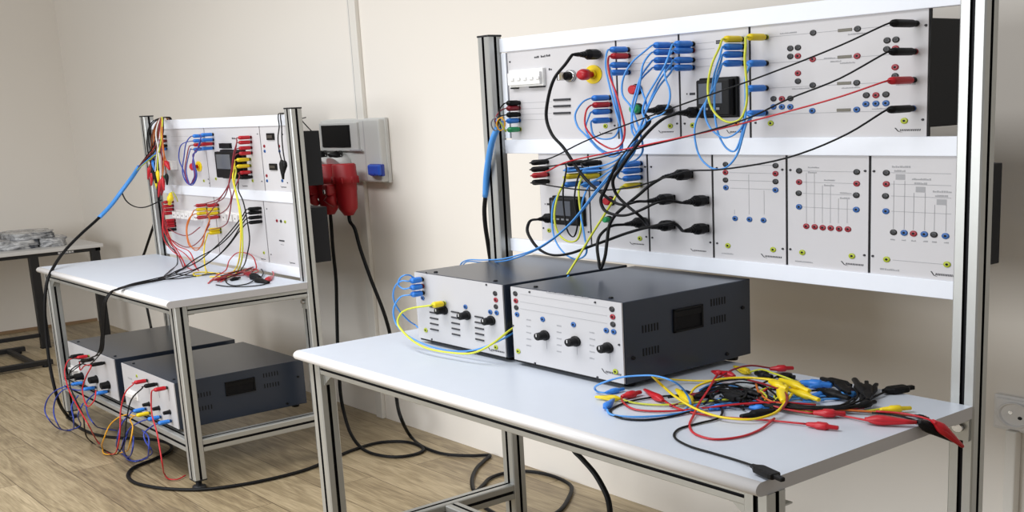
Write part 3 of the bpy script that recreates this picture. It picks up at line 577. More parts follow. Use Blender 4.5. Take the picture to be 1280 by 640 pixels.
# ================================================================== things on the wall
YF = .478
r = thing('socket_distribution_box', (-1.65, WY, 1.12), 'pale grey wall box with a black window and power sockets beside the farther bench', 'electrical box')
M_GREY = mat('box_grey', (205, 205, 202), .45, 0, .02)
p, q = W(399.5, 151, YF), W(478.5, 228, YF); X0, X1, Z0, Z1 = p.x, q.x, q.z, p.z
b = MB(); b.box(X0, X1, YF, WY-.004, Z0, Z1, M_GREY, .008); b.box(X0-.004, X1+.006, WY-.02, WY-.002, Z0-.004, Z1+.004, M_GREY, .004); b.box(W(456, 190, YF).x, W(457, 190, YF).x, YF-.001, YF+.004, Z0+.006, Z1-.006, M_EDGE); obj('enclosure', b, r)
b = MB(); p, q = W(401, 154, YF), W(451, 189, YF); b.box(p.x, q.x, YF-.012, YF+.004, q.z, p.z, M_GREY, .004); cv = obj('cover', b, r)
b = MB(); p, q = W(402, 157, YF-.012), W(439, 184, YF-.012); b.box(p.x, q.x, YF-.018, YF-.008, q.z, p.z, pl('black', .15), .003); obj('window', b, cv)
b = MB(); q = W(445, 188, YF-.012); b.box(q.x-.05, q.x+.05, YF-.016, YF-.008, q.z-.003, q.z+.004, M_INKL, .001); obj('latch', b, cv)
p = W(473, 212.5, YF); b = MB(); b.box(p.x-.055, p.x+.05, YF-.014, YF+.004, p.z-.026, p.z+.026, pl('navy'), .005); sk = obj('blue_socket', b, r)
b = MB(); b.box(p.x-.048, p.x+.052, YF-.028, YF-.012, p.z-.022, p.z+.024, mat('socket_blue', (40, 84, 190), .35), .007); b.box(p.x-.016, p.x+.016, YF-.032, YF-.026, p.z-.021, p.z-.014, pl('navy')); obj('lid', b, sk)
for x in (W(412, 200, YF).x, W(431, 200, YF).x):
    b = MB(); b.loft([(x, YF+.004, 1.20), (x, YF-.02, 1.19), (x, YF-.05, 1.178)], [.042, .044, .046], M_GREY, 14); b.loft([(x, YF-.035, 1.222), (x, YF-.05, 1.228), (x, YF-.03, 1.236)], [.03, .026, .014], pl('black'), 10); obj('power_outlet', b, r)
# big red mains plugs hanging from it: each is the end of its black cable (built with the cables below)
def cee(parent, x, y, zt_, lean=0):
    m = mat('plug_red_shaded', (166, 22, 32), .45, 0, .05, 40); b = MB()  # red darkened in the colour itself for the shade on the hanging plugs
    zs = [0, .006, .05, .056, .082, .086, .115, .12, .17, .195, .225]; rs = [.036, .040, .041, .0445, .0445, .037, .036, .035, .034, .032, .016]
    b.loft([(x+lean*z, y, zt_-z) for z in zs], rs, m, 14)
    for j in range(8):
        a = 2*math.pi*j/8; xx, yy = x+S.x*.044*math.cos(a), y+S.y*.044*math.sin(a); b.loft([(xx, yy, zt_-.054), (xx, yy, zt_-.084)], [.004, .004], m, 6)
    pg = obj('plug', b, parent)
    b = MB(); b.box(x-.06, x-.01, y-.085, y-.035, zt_-.135, zt_-.085, m, .010); b.loft([(x-.035, y-.04, zt_-.13), (x-.035, y-.065, zt_-.155), (x-.03, y-.04, zt_-.18)], [.018, .022, .012], m, 10); b.box(x-.042, x-.026, y-.091, y-.075, zt_-.125, zt_-.108, M_STEEL); obj('lock_lever', b, pg)
    return V((x+lean*.225, y, zt_-.222))
r = thing('wall_socket', (1.53, WY, .545), 'white wall socket at the right edge behind the near bench', 'socket')
b = MB(); b.box(1.462, 1.60, WY-.012, WY-.001, .545, .636, pl('white', .4), .004); b.box(1.47, 1.592, WY-.020, WY-.011, .552, .629, pl('white', .4), .004); obj('plate', b, r)
c = W(1268.5, 519, WY-.02); b = MB(); prof = [(-.001, .033), (-.006, .033), (-.006, .029), (.002, .027)]
b.loft([c+V((0, y, 0)) for y, q in prof], [q for y, q in prof], pl('white', .4), 24, cap=False); b.loft([c+V((0, .001, 0)), c+V((0, .003, 0))], [.0275, .0275], mat('socket_well', (196, 194, 188), .5), 24)
for dx, m in ((-.010, M_STEEL), (.012, M_DARK)): b.loft([c+V((dx*1.2, -.001, -dx*.5)), c+V((dx*1.2, .002, -dx*.5))], [.0045, .0045], m, 8)
obj('socket_insert', b, r)
# ================================================================== leads
def lead(label, c, r, a, path, z, group=None, cat='cable', name='patch_cable', sub=5):
    """a cable whose ends a and z may be ('plug', (px, py), plane y, plug colour, length) or ('iec', ...); path: (px, py, y) or points"""
    pts = [p if isinstance(p, V) else W(*p) for p in path]; ends = []
    for e, first in ((a, True), (z, False)):
        if not e: continue
        L = e[4] if len(e) > 4 else (.06 if e[0] == 'plug' else .085)
        loc = W(e[1][0], e[1][1], e[2])+V((0, -.0036, 0)); t = loc+V((0, -L, 0)); t2 = t+V((0, -.006, 0)); t0 = t+V((0, .008, 0))
        pts = [t0, t, t2]+pts if first else pts+[t2, t, t0]
        ends.append((e[0], loc, e[3] if len(e) > 3 else 'black', L))
    b = MB(); b.tube(pts, r, pl(c, .42), 6, sub); o = obj(name, b); tag(o, label, cat, group)
    for kind, loc, col, L in ends: (plug(o, loc, col, L) if kind == 'plug' else iec(o, loc, L))
    return o
LBL, th = 'light_blue', .0021
GP = 'patch cables on the near bench'
def PL(xy, c, L=.06, y=PP): return ('plug', xy, y, c, L)
G1 = GP
# mains supply outlets to the button module
lead('blue cable looping from the top right outlet of the mains supply to the button module', LBL, th, PL(M1out[0], B_), [(728, 128, -.05), (719, 143, -.06), (722, 158, -.07), (733, 170, -.075), (750, 188, -.085), (766, 196, -.085), (777, 188, -.08), (776, 164, -.08), (769, 136, -.07), (762, 108, -.06), (757, 84, -.05), (758, 68, -.04)], PL(M2in[0], B_), G1)
lead('dark red cable looping from the mains supply module to the button module, top row', 'red', th, PL(M1out[1], 'red'), [(733, 138, -.05), (731, 154, -.06), (738, 168, -.08), (753, 181, -.095), (767, 186, -.09), (778, 178, -.085), (781, 162, -.08), (777, 142, -.08), (770, 116, -.07), (762, 94, -.05), (760, 78, -.04)], PL(M2in[1], 'red'), G1)
lead('blue cable from the third right outlet of the mains supply module under the red loop', LBL, th, PL(M1out[2], B_), [(736, 146, -.04), (732, 160, -.05), (740, 176, -.06), (757, 190, -.07), (772, 190, -.075), (778, 176, -.075), (774, 150, -.07), (769, 122, -.06), (765, 100, -.05), (763, 88, -.04)], PL(M2in[2], B_), G1)
lead('blue cable in the smallest loop beneath the lowest right outlet of the mains supply module', LBL, th, PL(M1out[3], B_), [(739, 158, -.035), (742, 169, -.045), (756, 174, -.05), (770, 169, -.06), (775, 152, -.065), (771, 128, -.06), (766, 108, -.05), (764, 98, -.04)], PL(M2in[3], B_), G1)
# button module to the lower row and to the measuring module
lead('blue cable from the top right socket of the upper button module, hanging widest left', LBL, th, PL(M2out[0], B_), [(806, 64, -.04), (790, 78, -.06), (779, 98, -.07), (778, 118, -.075), (789, 134, -.08), (797, 156, -.085), (803, 178, -.09), (803, 190, -.08), (796, 199, -.07), (786, 203, -.05)], PL(M6out[0], B_), G1)
lead('blue cable from the second right socket of the upper button module passing the red button', LBL, th, PL(M2out[1], B_), [(812, 68, -.04), (804, 80, -.06), (800, 104, -.07), (795, 125, -.08), (790, 145, -.085), (790, 164, -.09), (797, 176, -.10), (793, 190, -.10), (784, 202, -.09), (776, 212, -.07)], PL(M6out[1], B_), G1)
lead('blue cable from the third right socket of the upper button module crossing the green button', LBL, th, PL(M2out[2], B_), [(812, 80, -.04), (802, 94, -.06), (795, 114, -.07), (790, 134, -.08), (791, 156, -.09), (796, 170, -.10), (790, 188, -.10), (778, 208, -.09), (772, 220, -.07)], PL(M6out[2], B_), G1)
lead('blue cable from the lowest right socket of the upper button module to the lower row', LBL, th, PL(M2out[3], B_), [(812, 88, -.04), (800, 102, -.06), (804, 118, -.07), (808, 132, -.08), (804, 150, -.085), (796, 170, -.09), (788, 186, -.085), (778, 198, -.07), (768, 206, -.06), (757, 212, -.04)], PL(M6in[1], B_), G1)
lead('blue cable from the top left socket of the display module swinging over a black plug', LBL, th, PL(M3in[0], B_), [(838, 62, -.04), (833, 78, -.06), (822, 98, -.07), (808, 122, -.08), (803, 140, -.09), (807, 152, -.10), (800, 166, -.11), (788, 184, -.12), (770, 208, -.13), (744, 240, -.14), (712, 280, -.15), (676, 308, -.17), (636, 322, -.17)]+[W(606, 325, -.1), W(585, 325, -.02), W(577, 329, .02), W(574, 336, .05)], None, G1)
lead('blue cable from the second left socket of the display module, bowed to the right', LBL, th, PL(M3in[1], B_), [(836, 70, -.04), (831, 84, -.06), (832, 98, -.07), (837, 112, -.075), (837, 126, -.08), (830, 141, -.085), (815, 148, -.09), (803, 158, -.10), (792, 176, -.11), (776, 204, -.12), (748, 238, -.13), (715, 278, -.14), (680, 307, -.16), (640, 324, -.16)]+[W(606, 328, -.08), W(584, 327, -.01), W(579, 331, .02), W(577, 337, .05)], None, G1)
lead('blue cable from the third left socket of the display module joining the blue bundle', LBL, th, PL(M3in[2], B_), [(838, 82, -.04), (826, 98, -.06), (815, 120, -.07), (805, 146, -.085), (797, 166, -.10), (786, 186, -.11), (772, 206, -.10), (756, 218, -.08), (743, 226, -.05)], PL(M6in[3], B_), G1)
lead('blue cable from the lowest left socket of the display module, straightest of the four', LBL, th, PL(M3in[3], B_), [(838, 91, -.04), (824, 108, -.06), (810, 134, -.08), (800, 158, -.09), (790, 178, -.10), (776, 196, -.10), (757, 206, -.08), (735, 210, -.06), (714, 213, -.04)], PL(M5out[1], B_), G1)
# display module to the widest module
lead('yellow cable hanging in a long U between the display module and the widest module', 'lime', th*1.15, PL(M3out[0], 'yellow'), [(899, 60, -.05), (890, 80, -.07), (885, 106, -.08), (887, 128, -.09), (896, 144, -.09), (912, 153, -.09), (926, 148, -.085), (933, 130, -.08), (933, 100, -.075), (931, 74, -.07), (932, 58, -.06)], PL(M4in[0], 'yellow'), G1)
lead('blue cable hanging in the deepest loop under the display module of the top row', LBL, th, PL(M3out[1], B_), [(900, 70, -.04), (893, 92, -.06), (888, 118, -.07), (877, 136, -.08), (869, 156, -.09), (869, 176, -.095), (876, 198, -.10), (892, 211, -.10), (908, 209, -.10), (921, 194, -.10), (928, 172, -.09), (933, 154, -.08), (940, 146, -.05)], PL(M4in[3], B_), G1)
lead('blue cable hanging in the middle loop under the display module of the top row', LBL, th, PL(M3out[2], B_), [(901, 78, -.04), (895, 96, -.06), (893, 124, -.07), (894, 148, -.075), (899, 170, -.08), (909, 186, -.085), (918, 189, -.085), (925, 176, -.085), (930, 150, -.08), (932, 128, -.07), (936, 114, -.05)], PL(M4in[2], B_), G1)
lead('blue cable hanging in the shallowest loop under the display module of the top row', LBL, th, PL(M3out[3], B_), [(899, 92, -.05), (891, 112, -.07), (883, 126, -.08), (881, 142, -.085), (888, 160, -.09), (904, 172, -.09), (918, 168, -.09), (930, 154, -.085), (932, 120, -.075), (932, 96, -.07), (937, 82, -.05)], PL(M4in[1], B_), G1)
# long leads running across both rows
TL = .084
lead('long black cable from the top right socket of the widest module to the lower display', 'black', th*.95, PL(M4out[0], 'black', TL), [(1050, 57, -.08), (940, 100, -.10), (860, 128, -.11), (780, 157, -.12), (728, 178, -.10), (690, 197, -.07), (671, 202, -.05)], PL(M5in[0], 'black', .055), 'long measuring cables')
lead('long black cable from the second right socket of the widest module beside the red one', 'black', th*.95, PL(M4out[1], 'black', TL), [(1050, 98, -.08), (985, 124, -.10), (937, 147, -.11), (880, 165, -.12), (803, 184, -.125), (740, 199, -.11), (700, 206, -.08), (672, 210, -.05)], PL(M5in[1], 'black', .055), 'long measuring cables')
lead('long red cable from the widest module to the red plug of the lower display module', 'red', th*.95, PL(M4out[2], 'red', TL), [(1050, 121, -.08), (960, 146, -.10), (900, 161, -.115), (803, 182, -.13), (745, 194, -.12), (704, 204, -.085), (684, 214, -.07), (673, 217, -.05)], PL(M5in[2], 'red', .055), 'long measuring cables')
lead('long sagging black cable from the lowest right socket of the widest module', 'black', th*.95, PL(M4out[3], 'black', TL), [(1060, 167, -.09), (985, 197, -.10), (900, 212, -.11), (860, 214, -.115), (828, 223, -.12), (790, 234, -.13), (740, 238, -.12), (700, 234, -.09), (676, 230, -.05)], PL(M5in[3], 'black', .055), 'long measuring cables')
# lower row
lead('yellow cable in a narrow U in front of the lower display module', 'lime', th*1.15, PL(M5out[2], 'yellow'), [(706, 226, -.04), (697, 246, -.06), (693, 272, -.07), (698, 292, -.07), (711, 302, -.07), (722, 299, -.07), (727, 278, -.07), (724, 250, -.07), (724, 230, -.06), (729, 221, -.04)], PL(M6in[2], 'yellow'), G1)
lead('black cable hanging between the two black plugs above the lower display module', 'black', th*.9, PL(M5out[0], 'black'), [(708, 212, -.05), (704, 236, -.07), (705, 262, -.07), (710, 290, -.07), (717, 296, -.07), (722, 280, -.07), (718, 250, -.07), (722, 224, -.06), (728, 210, -.04)], PL(M6in[0], 'black'), G1)
lead('blue cable dropping in front of the lower display module to the grey box', LBL, th, PL(M5out[3], B_), [(702, 236, -.04), (692, 254, -.05), (690, 278, -.06), (694, 300, -.07), (706, 317, -.08), (722, 324, -.09), (733, 316, -.09), (730, 292, -.08), (726, 262, -.07), (734, 236, -.05), (741, 228, -.03)], None, G1)
# to the left box
YB = -.3845
lead('yellow cable from the lower button module passing between the grey boxes to the left box', 'lime', th*1.25, PL(M6out[3], 'yellow'), [(770, 245, -.05), (757, 266, -.07), (738, 296, -.10), (720, 326, -.13), (708, 345, -.16), P(703, 354, 'x', .599), P(690, 372, 'x', .599), P(660, 398, 'x', .599), P(637, 413, 'x', .598), W(615, 430, -.43), W(592, 441, -.45), W(565, 441, -.46), W(530, 434, -.47), W(507, 418, -.47), W(497, 402, -.46), W(503, 390, -.45)], PL((555.5, 379), 'yellow', .036, YB), G1)
lead('blue cable beside the yellow one between the grey boxes, curling round the left box', LBL, th, PL((529, 366), B_, .036, YB), [(501, 371, -.44), (492, 386, -.45), (494, 402, -.45), (505, 416, -.45), (530, 430, -.44), (560, 438, -.43), (590, 438, -.425), (615, 430, -.42), P(637, 419, 'x', .596), P(660, 402, 'x', .597), P(690, 376, 'x', .597), P(706, 352, 'x', .597), P(711, 344, 'x', .597)], None, G1)
lead('blue cable curling from the top plug of the left box down behind its left side', LBL, th, PL((528, 349), B_, .036, YB), [(503, 351, -.44), (493, 360, -.43), (492, 374, -.42), (499, 388, -.40), (510, 400, -.37), (519, 406, -.33), P(526, 408, 'x', .135), P(545, 385, 'x', .135), P(565, 345, 'x', .135), P(574, 338, 'x', .14)], None, G1)
lead('short blue cable bridging the two upper plugs at the left edge of the left box', LBL, th, PL((528.5, 357.5), B_, .036, YB), [(504, 361, -.435), (498, 356, -.44), (500, 348, -.44), (506, 344, -.435), (512, 344, -.42), (517, 347, -.41)], None, G1)
# mains cords
GI = 'black mains cords on the near bench'
ci = .0036
lead('black mains cord looping from the top of the mains supply module to the five-plug module', 'black', ci, ('iec', (749, 68), PP), [(707, 80, -.07), (693, 98, -.08), (685, 124, -.08), (683, 148, -.08), (690, 168, -.085), (704, 184, -.09), (714, 199, -.09), (724, 214, -.09), (738, 230, -.09), (752, 241, -.10), (763, 250, -.11), (778, 256, -.11), (796, 252, -.10)], ('iec', IECS['b'], PP), GI, name='mains_cord')
lead('thick black cord from the upper button module in a deep bow to the five-plug module', 'black', ci, ('iec', (838, 137), PP), [(806, 143, -.08), (812, 152, -.09), (800, 166, -.11), (784, 188, -.12), (770, 207, -.13), (757, 236, -.13), (751, 250, -.13), (755, 262, -.13), (767, 268, -.13), (783, 269, -.13), (800, 263, -.12), (822, 253, -.10), (838, 251, -.075)], ('iec', IECS['c'], PP, 'black', .075), GI, name='mains_cord')
lead('thick black cord from the top row display module running down beside another cord', 'black', ci, ('iec', (877, 140), PP), [(846, 142, -.07), (830, 148, -.09), (812, 163, -.12), (794, 184, -.135), (775, 211, -.14), (766, 226, -.14), (770, 242, -.13), (784, 257, -.12), (801, 271, -.11)], ('iec', IECS['d'], PP, 'black', .07), GI, name='mains_cord')
lead('black mains cord hanging as a long loop down onto the grey boxes', 'black', ci, ('iec', IECS['a'], PP), [(828, 222, -.07), (812, 232, -.08), (798, 244, -.09), (782, 257, -.10), (770, 268, -.11), (762, 281, -.115), (759, 300, -.12), (756, 322, -.13), (750.5, 336, -.135), (748.5, 326, -.135), (746.5, 308, -.125), (749, 296, -.11), (757, 287, -.09), (766, 282, -.07)], ('iec', (808, 277), PP, 'black', .075), GI, name='mains_cord')
lead('black mains cord drooping over the bottom rail to the plug beside the lower display', 'black', ci, ('iec', IECS['e'], PP, 'black', .072), [(842, 279, -.09), (815, 283, -.10), (785, 291, -.10), (760, 300, -.10), (735, 309, -.10), (712, 317, -.10), (692, 319, -.10), (676, 313, -.09), (665, 301, -.08), (659, 287, -.07), (662, 277, -.06)], ('iec', (691, 272), PP, 'black', .05), GI, name='mains_cord')
# feed cable at the left upright of the near bench
b = MB(); fp_ = [W(622, 160, -.03), W(616, 174, -.03), W(611, 198, -.02), W(608, 222, -.01), W(607, 246, .0)]; b.tube(fp_, .0075, pl('light_blue', .5), 10)
o = obj('feed_cable', b); tag(o, 'feed cable with blue sleeve and loose cores on the left upright of the near bench', 'cable')
b = MB(); b.tube([W(607, 244, .0), W(605.5, 262, .01), W(606.5, 280, .02), W(610, 304, .05), W(614, 330, .07), W(622, 370, .09), W(628, 420, .10), W(630, 470, .10)], .0055, pl('black'), 8); obj('outer_sheath', b, o)
for (xy, c, mid) in zip(M1in, ('black', 'dark_red', 'black', 'blue', 'green'), ((625, 136), (624, 140), (623, 146), (626, 152), (632, 164))):
    loc = W(*xy, PP)+V((0, -.0036, 0)); L = .042
    b = MB(); b.tube([loc+V((0, -L+.006, 0)), loc+V((0, -L-.008, 0)), W(*mid, -.03), W(620+random.uniform(-2, 4), 150, -.045), W(622, 158, -.035), W(621, 164, -.03)], .0018, pl('green_yellow' if c == 'green' else c), 6); obj('core', b, o)
    plug(o, loc, c, L)
for k, (c, px) in enumerate((('grey', 617), ('amber', 624))):
    b = MB(); b.tube([W(px+5, 146, -.04), W(px-1, 149, -.05), W(px-3, 156, -.05), W(px+1, 163, -.04), W(px+6, 160, -.035), W(px+7, 152, -.04), W(px+3, 147, -.045)], .0018, pl(c), 6); obj('core', b, o)

# ------------------------------------------------------------------ leads lying on the near worktop
def clip(parent, tail, tip, c, kind, w=1.0, name=None):
    """a plug or an insulated spring clip lying between two points"""
    m = pl(c); d = tip-tail; b = MB()
    if kind == 'banana':
        t = [0, .05, .3, .34, .62, .66, .70, .98, 1]; r = [.0026, .0036, .0052, .0066, .0066, .0056, .0040, .0036, .0026]
        b.loft([tail+d*x for x in t], [q*w for q in r], m, 9)
    else:
        up = V((0, 0, 1)); t = [0, .06, .12, .24, .36, .5, .75, 1]
        if kind == 'block':
            tt = [0, .08, .20, .24, .70, .76, .78, .98, 1]; rr = [(.0028, .0028), (.0034, .0032), (.0070, .0046), (.0082, .0050), (.0082, .0050), (.0066, .0046), (.0034, .0034), (.0032, .0032), (.0024, .0024)]
            b.loft([tail+d*x for x in tt], [(u*w, v_*w) for u, v_ in rr], m, 8, smooth=False, pw=.45)
        else:
            for s in (1, -1):
                hh = [.0030, .0034, .0046, .0060, .0060, .0052, .0038, .0024]; off = [.0002, .0004, .0010, .0022, .0022, .0016, .0010, .0005]
                b.loft([tail+d*x+up*(s*o_*w) for x, o_ in zip(t, off)], [(h*1.1*w, h*.78*w) for h in hh], m, 8)
    return obj(name or ('clip' if kind == 'croc' else 'plug'), b, parent)
GT = 'loose test leads in the heap on the near worktop'
def loose(label, c, pts, ends, r=.0021, pc=None):
    """pts: (px, py, height) on the worktop; ends: (tail px, py, tip px, py, height, kind, size)"""
    b = MB(); b.tube([p if isinstance(p, V) else T(*p) for p in pts], r, pl(c, .4), 6, 6); o = obj('test_lead', b); tag(o, label, 'test lead', GT)
    for e in ends: clip(o, T(e[0], e[1], e[4]), T(e[2], e[3], e[4] if len(e) < 8 else e[7]), e[8] if len(e) > 8 else (pc or c), e[5], e[6])
    return o
loose('blue test lead arching up from its plug beside the front box corner', LBL, [(757, 491, .006), (748, 490, .006), (744, 487, .008), W(752, 479, -.50), W(775, 472, -.48), W(800, 469.5, -.46), W(820, 470, -.45), W(842, 477, -.44), (858, 492, .03), (863, 505, .012), (856, 512, .006)], [(757, 491, 780, 486, .006, 'banana', 1.0)], pc='blue')
loose('yellow test lead with its clip lying leftmost on the worktop', 'lime', [(774, 498, .006), (790, 503, .004), (820, 506, .004), (850, 505, .006), (890, 501, .010), (930, 498, .014)], [(776, 498.5, 744, 496, .007, 'croc', 1.05)], pc='yellow')
loose('blue test lead with a short clip lying nearest the front left of the heap', LBL, [(758, 510, .005), (764, 518, .004), (790, 521, .004), (832, 519, .004), (866, 513, .006), (905, 505, .010), (950, 501, .012)], [(756, 510, 767, 499, .008, 'croc', 1.1)], pc='blue')
loose('red test lead from the left red plug running low to the right', 'red', [(777, 497, .006), (779, 503, .005), (795, 512, .004), (835, 514, .004), (880, 510, .008), (925, 505, .014), (975, 503, .016), (1020, 506, .010)], [(777, 496, 801, 490, .008, 'banana', 1.25)])
loose('red test lead from the steeply tilted red clip to a red plug on the right', 'red', [(829, 500, .006), (840, 507, .005), (862, 515, .004), (900, 521, .004), (955, 525, .004), (1008, 530, .005)], [(829, 501, 806, 487, .008, 'croc', 1.15), (1008, 530, 1048, 535, .007, 'banana', 1.2)])
loose('black test lead forming the flat loop at the left of the heap', 'black', [(893, 496, .006), (850, 494, .004), (800, 499, .004), (770, 508, .003), (763, 515, .003), (778, 523, .003), (805, 525, .003), (842, 520, .003), (870, 512, .006), (900, 504, .008)], [])
loose('black test lead reaching forward alone to the front right corner of the worktop', 'black', [(941, 582, .006), (920, 575, .003), (893, 567, .003), (860, 557, .003), (843, 546, .003), (849, 536, .003), (874, 529, .003), (897, 523, .004), (903, 514, .006), (896, 504, .008), (885, 497, .010)], [(940, 582, 979, 600, .010, 'block', 1.25)])
loose('red test lead bowing forward in a wide arc at the middle of the heap', 'red', [(968, 523, .006), (950, 537, .003), (925, 546, .003), (893, 549, .003), (870, 543, .003), (862, 532, .003), (867, 519, .006), (873, 506, .014), (885, 488, .022), (893, 474, .026), (897, 468, .018)], [(901, 467, 890, 464, .016, 'croc', 1.0)], r=.0022)
loose('yellow test lead hanging forward in a wide shallow curve in the heap', 'yellow', [W(815, 469.5, -.44), (829, 483, .034), (846, 497, .024), (872, 512, .012), (905, 522, .010), (940, 524, .010), (967, 517, .014), (981, 504, .018), (990, 492, .022)], [(864, 503, 846, 487, .014, 'croc', 1.35)], r=.0025)
loose('yellow test lead lying straight along the foot of the right grey box', 'yellow', [W(815, 470, -.43), (830, 473.5, .022), (850, 475, .010), (880, 476, .008), (920, 474, .014), (955, 473, .02), (985, 480, .024), (1002, 487, .020)], [], r=.0022)
loose('thick yellow test lead bending back at the middle of the heap', 'yellow', [(866, 500, .010), (864, 491, .014), (873, 482, .020), (895, 475, .026), (930, 472, .028), (962, 475, .028), (985, 483, .026)], [(975, 474, 1012, 489, .026, 'banana', 1.3)], r=.0025)
loose('dark red test lead arching over the back of the heap to a red plug', 'dark_red', [(893, 478, .012), (905, 468, .018), (922, 460, .024), (940, 457, .024), (962, 460, .016)], [(962, 461, 992, 460, .012, 'banana', 1.25), (918, 470, 893, 464, .014, 'croc', 1.2)], pc='red')
loose('yellow test lead at the very back of the heap near the grey box', 'lime', [(937, 465, .010), (950, 462, .016), (965, 466, .018), (985, 473, .018), (1000, 479, .014)], [(937, 466, 918, 458, .008, 'croc', 1.2), (985, 477, 1003, 483, .016, 'banana', 1.2)], pc='yellow')
loose('yellow test lead ending in a stubby clip standing in the middle of the heap', 'lime', [(980, 497, .012), (970, 493, .012), (969, 500, .010), (978, 505, .008), (1000, 509, .005)], [(977, 486, 979, 502, .020, 'croc', 1.5)], pc='yellow')
loose('yellow test lead with a long plug pointing right above the blue leads', 'lime', [(950, 488, .014), (965, 484, .018), (985, 487, .020)], [(986, 487, 1024, 500, .016, 'banana', 1.25)], pc='yellow')
loose('yellow test lead crossing low under the red leads to a plug near the right edge', 'lime', [(960, 503, .006), (975, 509, .005), (1010, 515, .005), (1040, 518, .005), (1040, 512, .006), (1080, 514, .006), (1102, 511, .008)], [(1100, 512, 1139, 510, .009, 'banana', 1.15)], pc='yellow')
loose('red test lead with a long red plug lying below the black bundle', 'red', [(940, 497, .016), (960, 505, .014), (985, 512, .010), (1016, 517, .008)], [(1016, 516, 1057, 517, .010, 'banana', 1.35)])
loose('red test lead ending in the biggest red clip near the right edge of the worktop', 'red', [(960, 485, .018), (948, 497, .012), (970, 508, .008), (1020, 514, .006), (1060, 521, .005), (1086, 526, .006)], [(1081, 524, 1146, 528, .011, 'croc', 1.45)])
loose('dark red test lead twisting through the heap beside the yellow clips', 'dark_red', [(935, 475, .022), (955, 480, .026), (980, 490, .026), (984, 500, .022), (975, 513, .014), (960, 520, .008)], [], r=.0023)
loose('orange-red test lead bowed through the middle of the heap', 'orange', [(945, 480, .018), (950, 492, .018), (965, 502, .016), (995, 508, .012), (1050, 512, .010), (1110, 516, .008), (1158, 521, .006)], [])
loose('thin dark red test lead along the front of the black bundle to the worktop end', 'dark_red', [(985, 508, .008), (1040, 512, .006), (1100, 516, .005), (1140, 520, .005), (1160, 523, .005)], [(1142, 519, 1161, 523, .006, 'banana', .7)], pc='black')
loose('blue test lead with a broad plug at the back right of the heap', LBL, [(905, 500, .006), (925, 495, .008), (950, 488, .010), (975, 480, .012), (1000, 478, .010)], [(1000, 478, 1040, 482, .009, 'banana', 1.6)], pc='blue')
loose('blue test lead running straight through the black leads', LBL, [(915, 507, .006), (940, 503, .005), (985, 497, .006), (1030, 495, .006), (1060, 490, .008)], [(1040, 496, 1078, 490, .007, 'banana', 1.2)])
loose('blue test lead half hidden under the yellow clips', LBL, [(880, 487, .006), (900, 480, .008), (950, 492, .010), (990, 503, .008), (1030, 500, .006)], [(893, 484, 875, 488, .008, 'croc', 1.2), (1005, 500, 1040, 488, .006, 'banana', 1.1)], pc='blue')
loose('black test lead with a long plug lying across the blue leads', 'black', [(960, 486, .012), (990, 489, .012), (1024, 488, .012)], [(1022, 487, 1062, 498, .012, 'banana', 1.5)])
loose('black test lead with the plug farthest back right among the black plugs', 'black', [(940, 498, .010), (990, 508, .012), (1040, 510, .010), (1075, 505, .008), (1095, 495, .008), (1108, 489, .008)], [(1104, 489, 1142, 484, .008, 'block', 1.5)])
for k, (lab, pts, e) in enumerate((
    ('black test lead with a double plug at the back of the black group', [(960, 505, .012), (1010, 509, .012), (1060, 505, .014), (1072, 492, .014), (1062, 483, .012)], (1064, 482, 1026, 473, .010, 'block', 1.25)),
    ('black test lead with an upright looking plug between the other black plugs', [(950, 503, .014), (1010, 508, .014), (1065, 508, .016), (1085, 498, .016)], (1085, 499, 1068, 474, .014, 'banana', 1.5)),
    ('black test lead with a tilted plug right of the upright looking one', [(955, 507, .012), (1020, 511, .012), (1070, 508, .014), (1086, 500, .014)], (1085, 500, 1083, 477, .016, 'block', 1.1)),
    ('black test lead with a flat plug at the right of the black bundle', [(945, 499, .010), (1000, 509, .014), (1050, 511, .014), (1075, 508, .012)], (1072, 508, 1094, 502, .012, 'banana', 1.2)),
    ('black test lead with a plug lying forward under the red lead', [(900, 495, .012), (920, 505, .008), (930, 512, .006)], (968, 513, 926, 521, .007, 'banana', 1.4)),
    ('black test lead tangled left in the heap with its plug toward the box', [(880, 505, .010), (900, 490, .014), (930, 485, .016), (945, 494, .016), (930, 503, .012), (905, 498, .010)], (900, 489, 940, 498, .016, 'block', 1.25)),
    ('black test lead coiled tightest under the yellow leads', [(870, 498, .006), (895, 485, .010), (925, 478, .012), (950, 482, .014), (958, 496, .012), (935, 508, .008), (905, 506, .008), (890, 496, .010), (915, 488, .014), (955, 495, .014), (990, 509, .010), (1030, 512, .008)], (944, 466, 965, 471, .010, 'banana', 1.4)),
    ('black test lead with a plug lying behind the red plug at the back', [(900, 500, .012), (930, 490, .012), (960, 476, .012), (975, 469, .008)], (972, 470, 994, 472, .008, 'block', 1.5)),
    ('black test lead crossing thinly at the left of the heap', [(835, 497, .010), (870, 492, .012), (905, 484, .014), (940, 488, .012), (975, 502, .010)], (850, 489, 870, 496, .010, 'banana', 1.1)))):
    loose(lab, 'black', pts, [e])
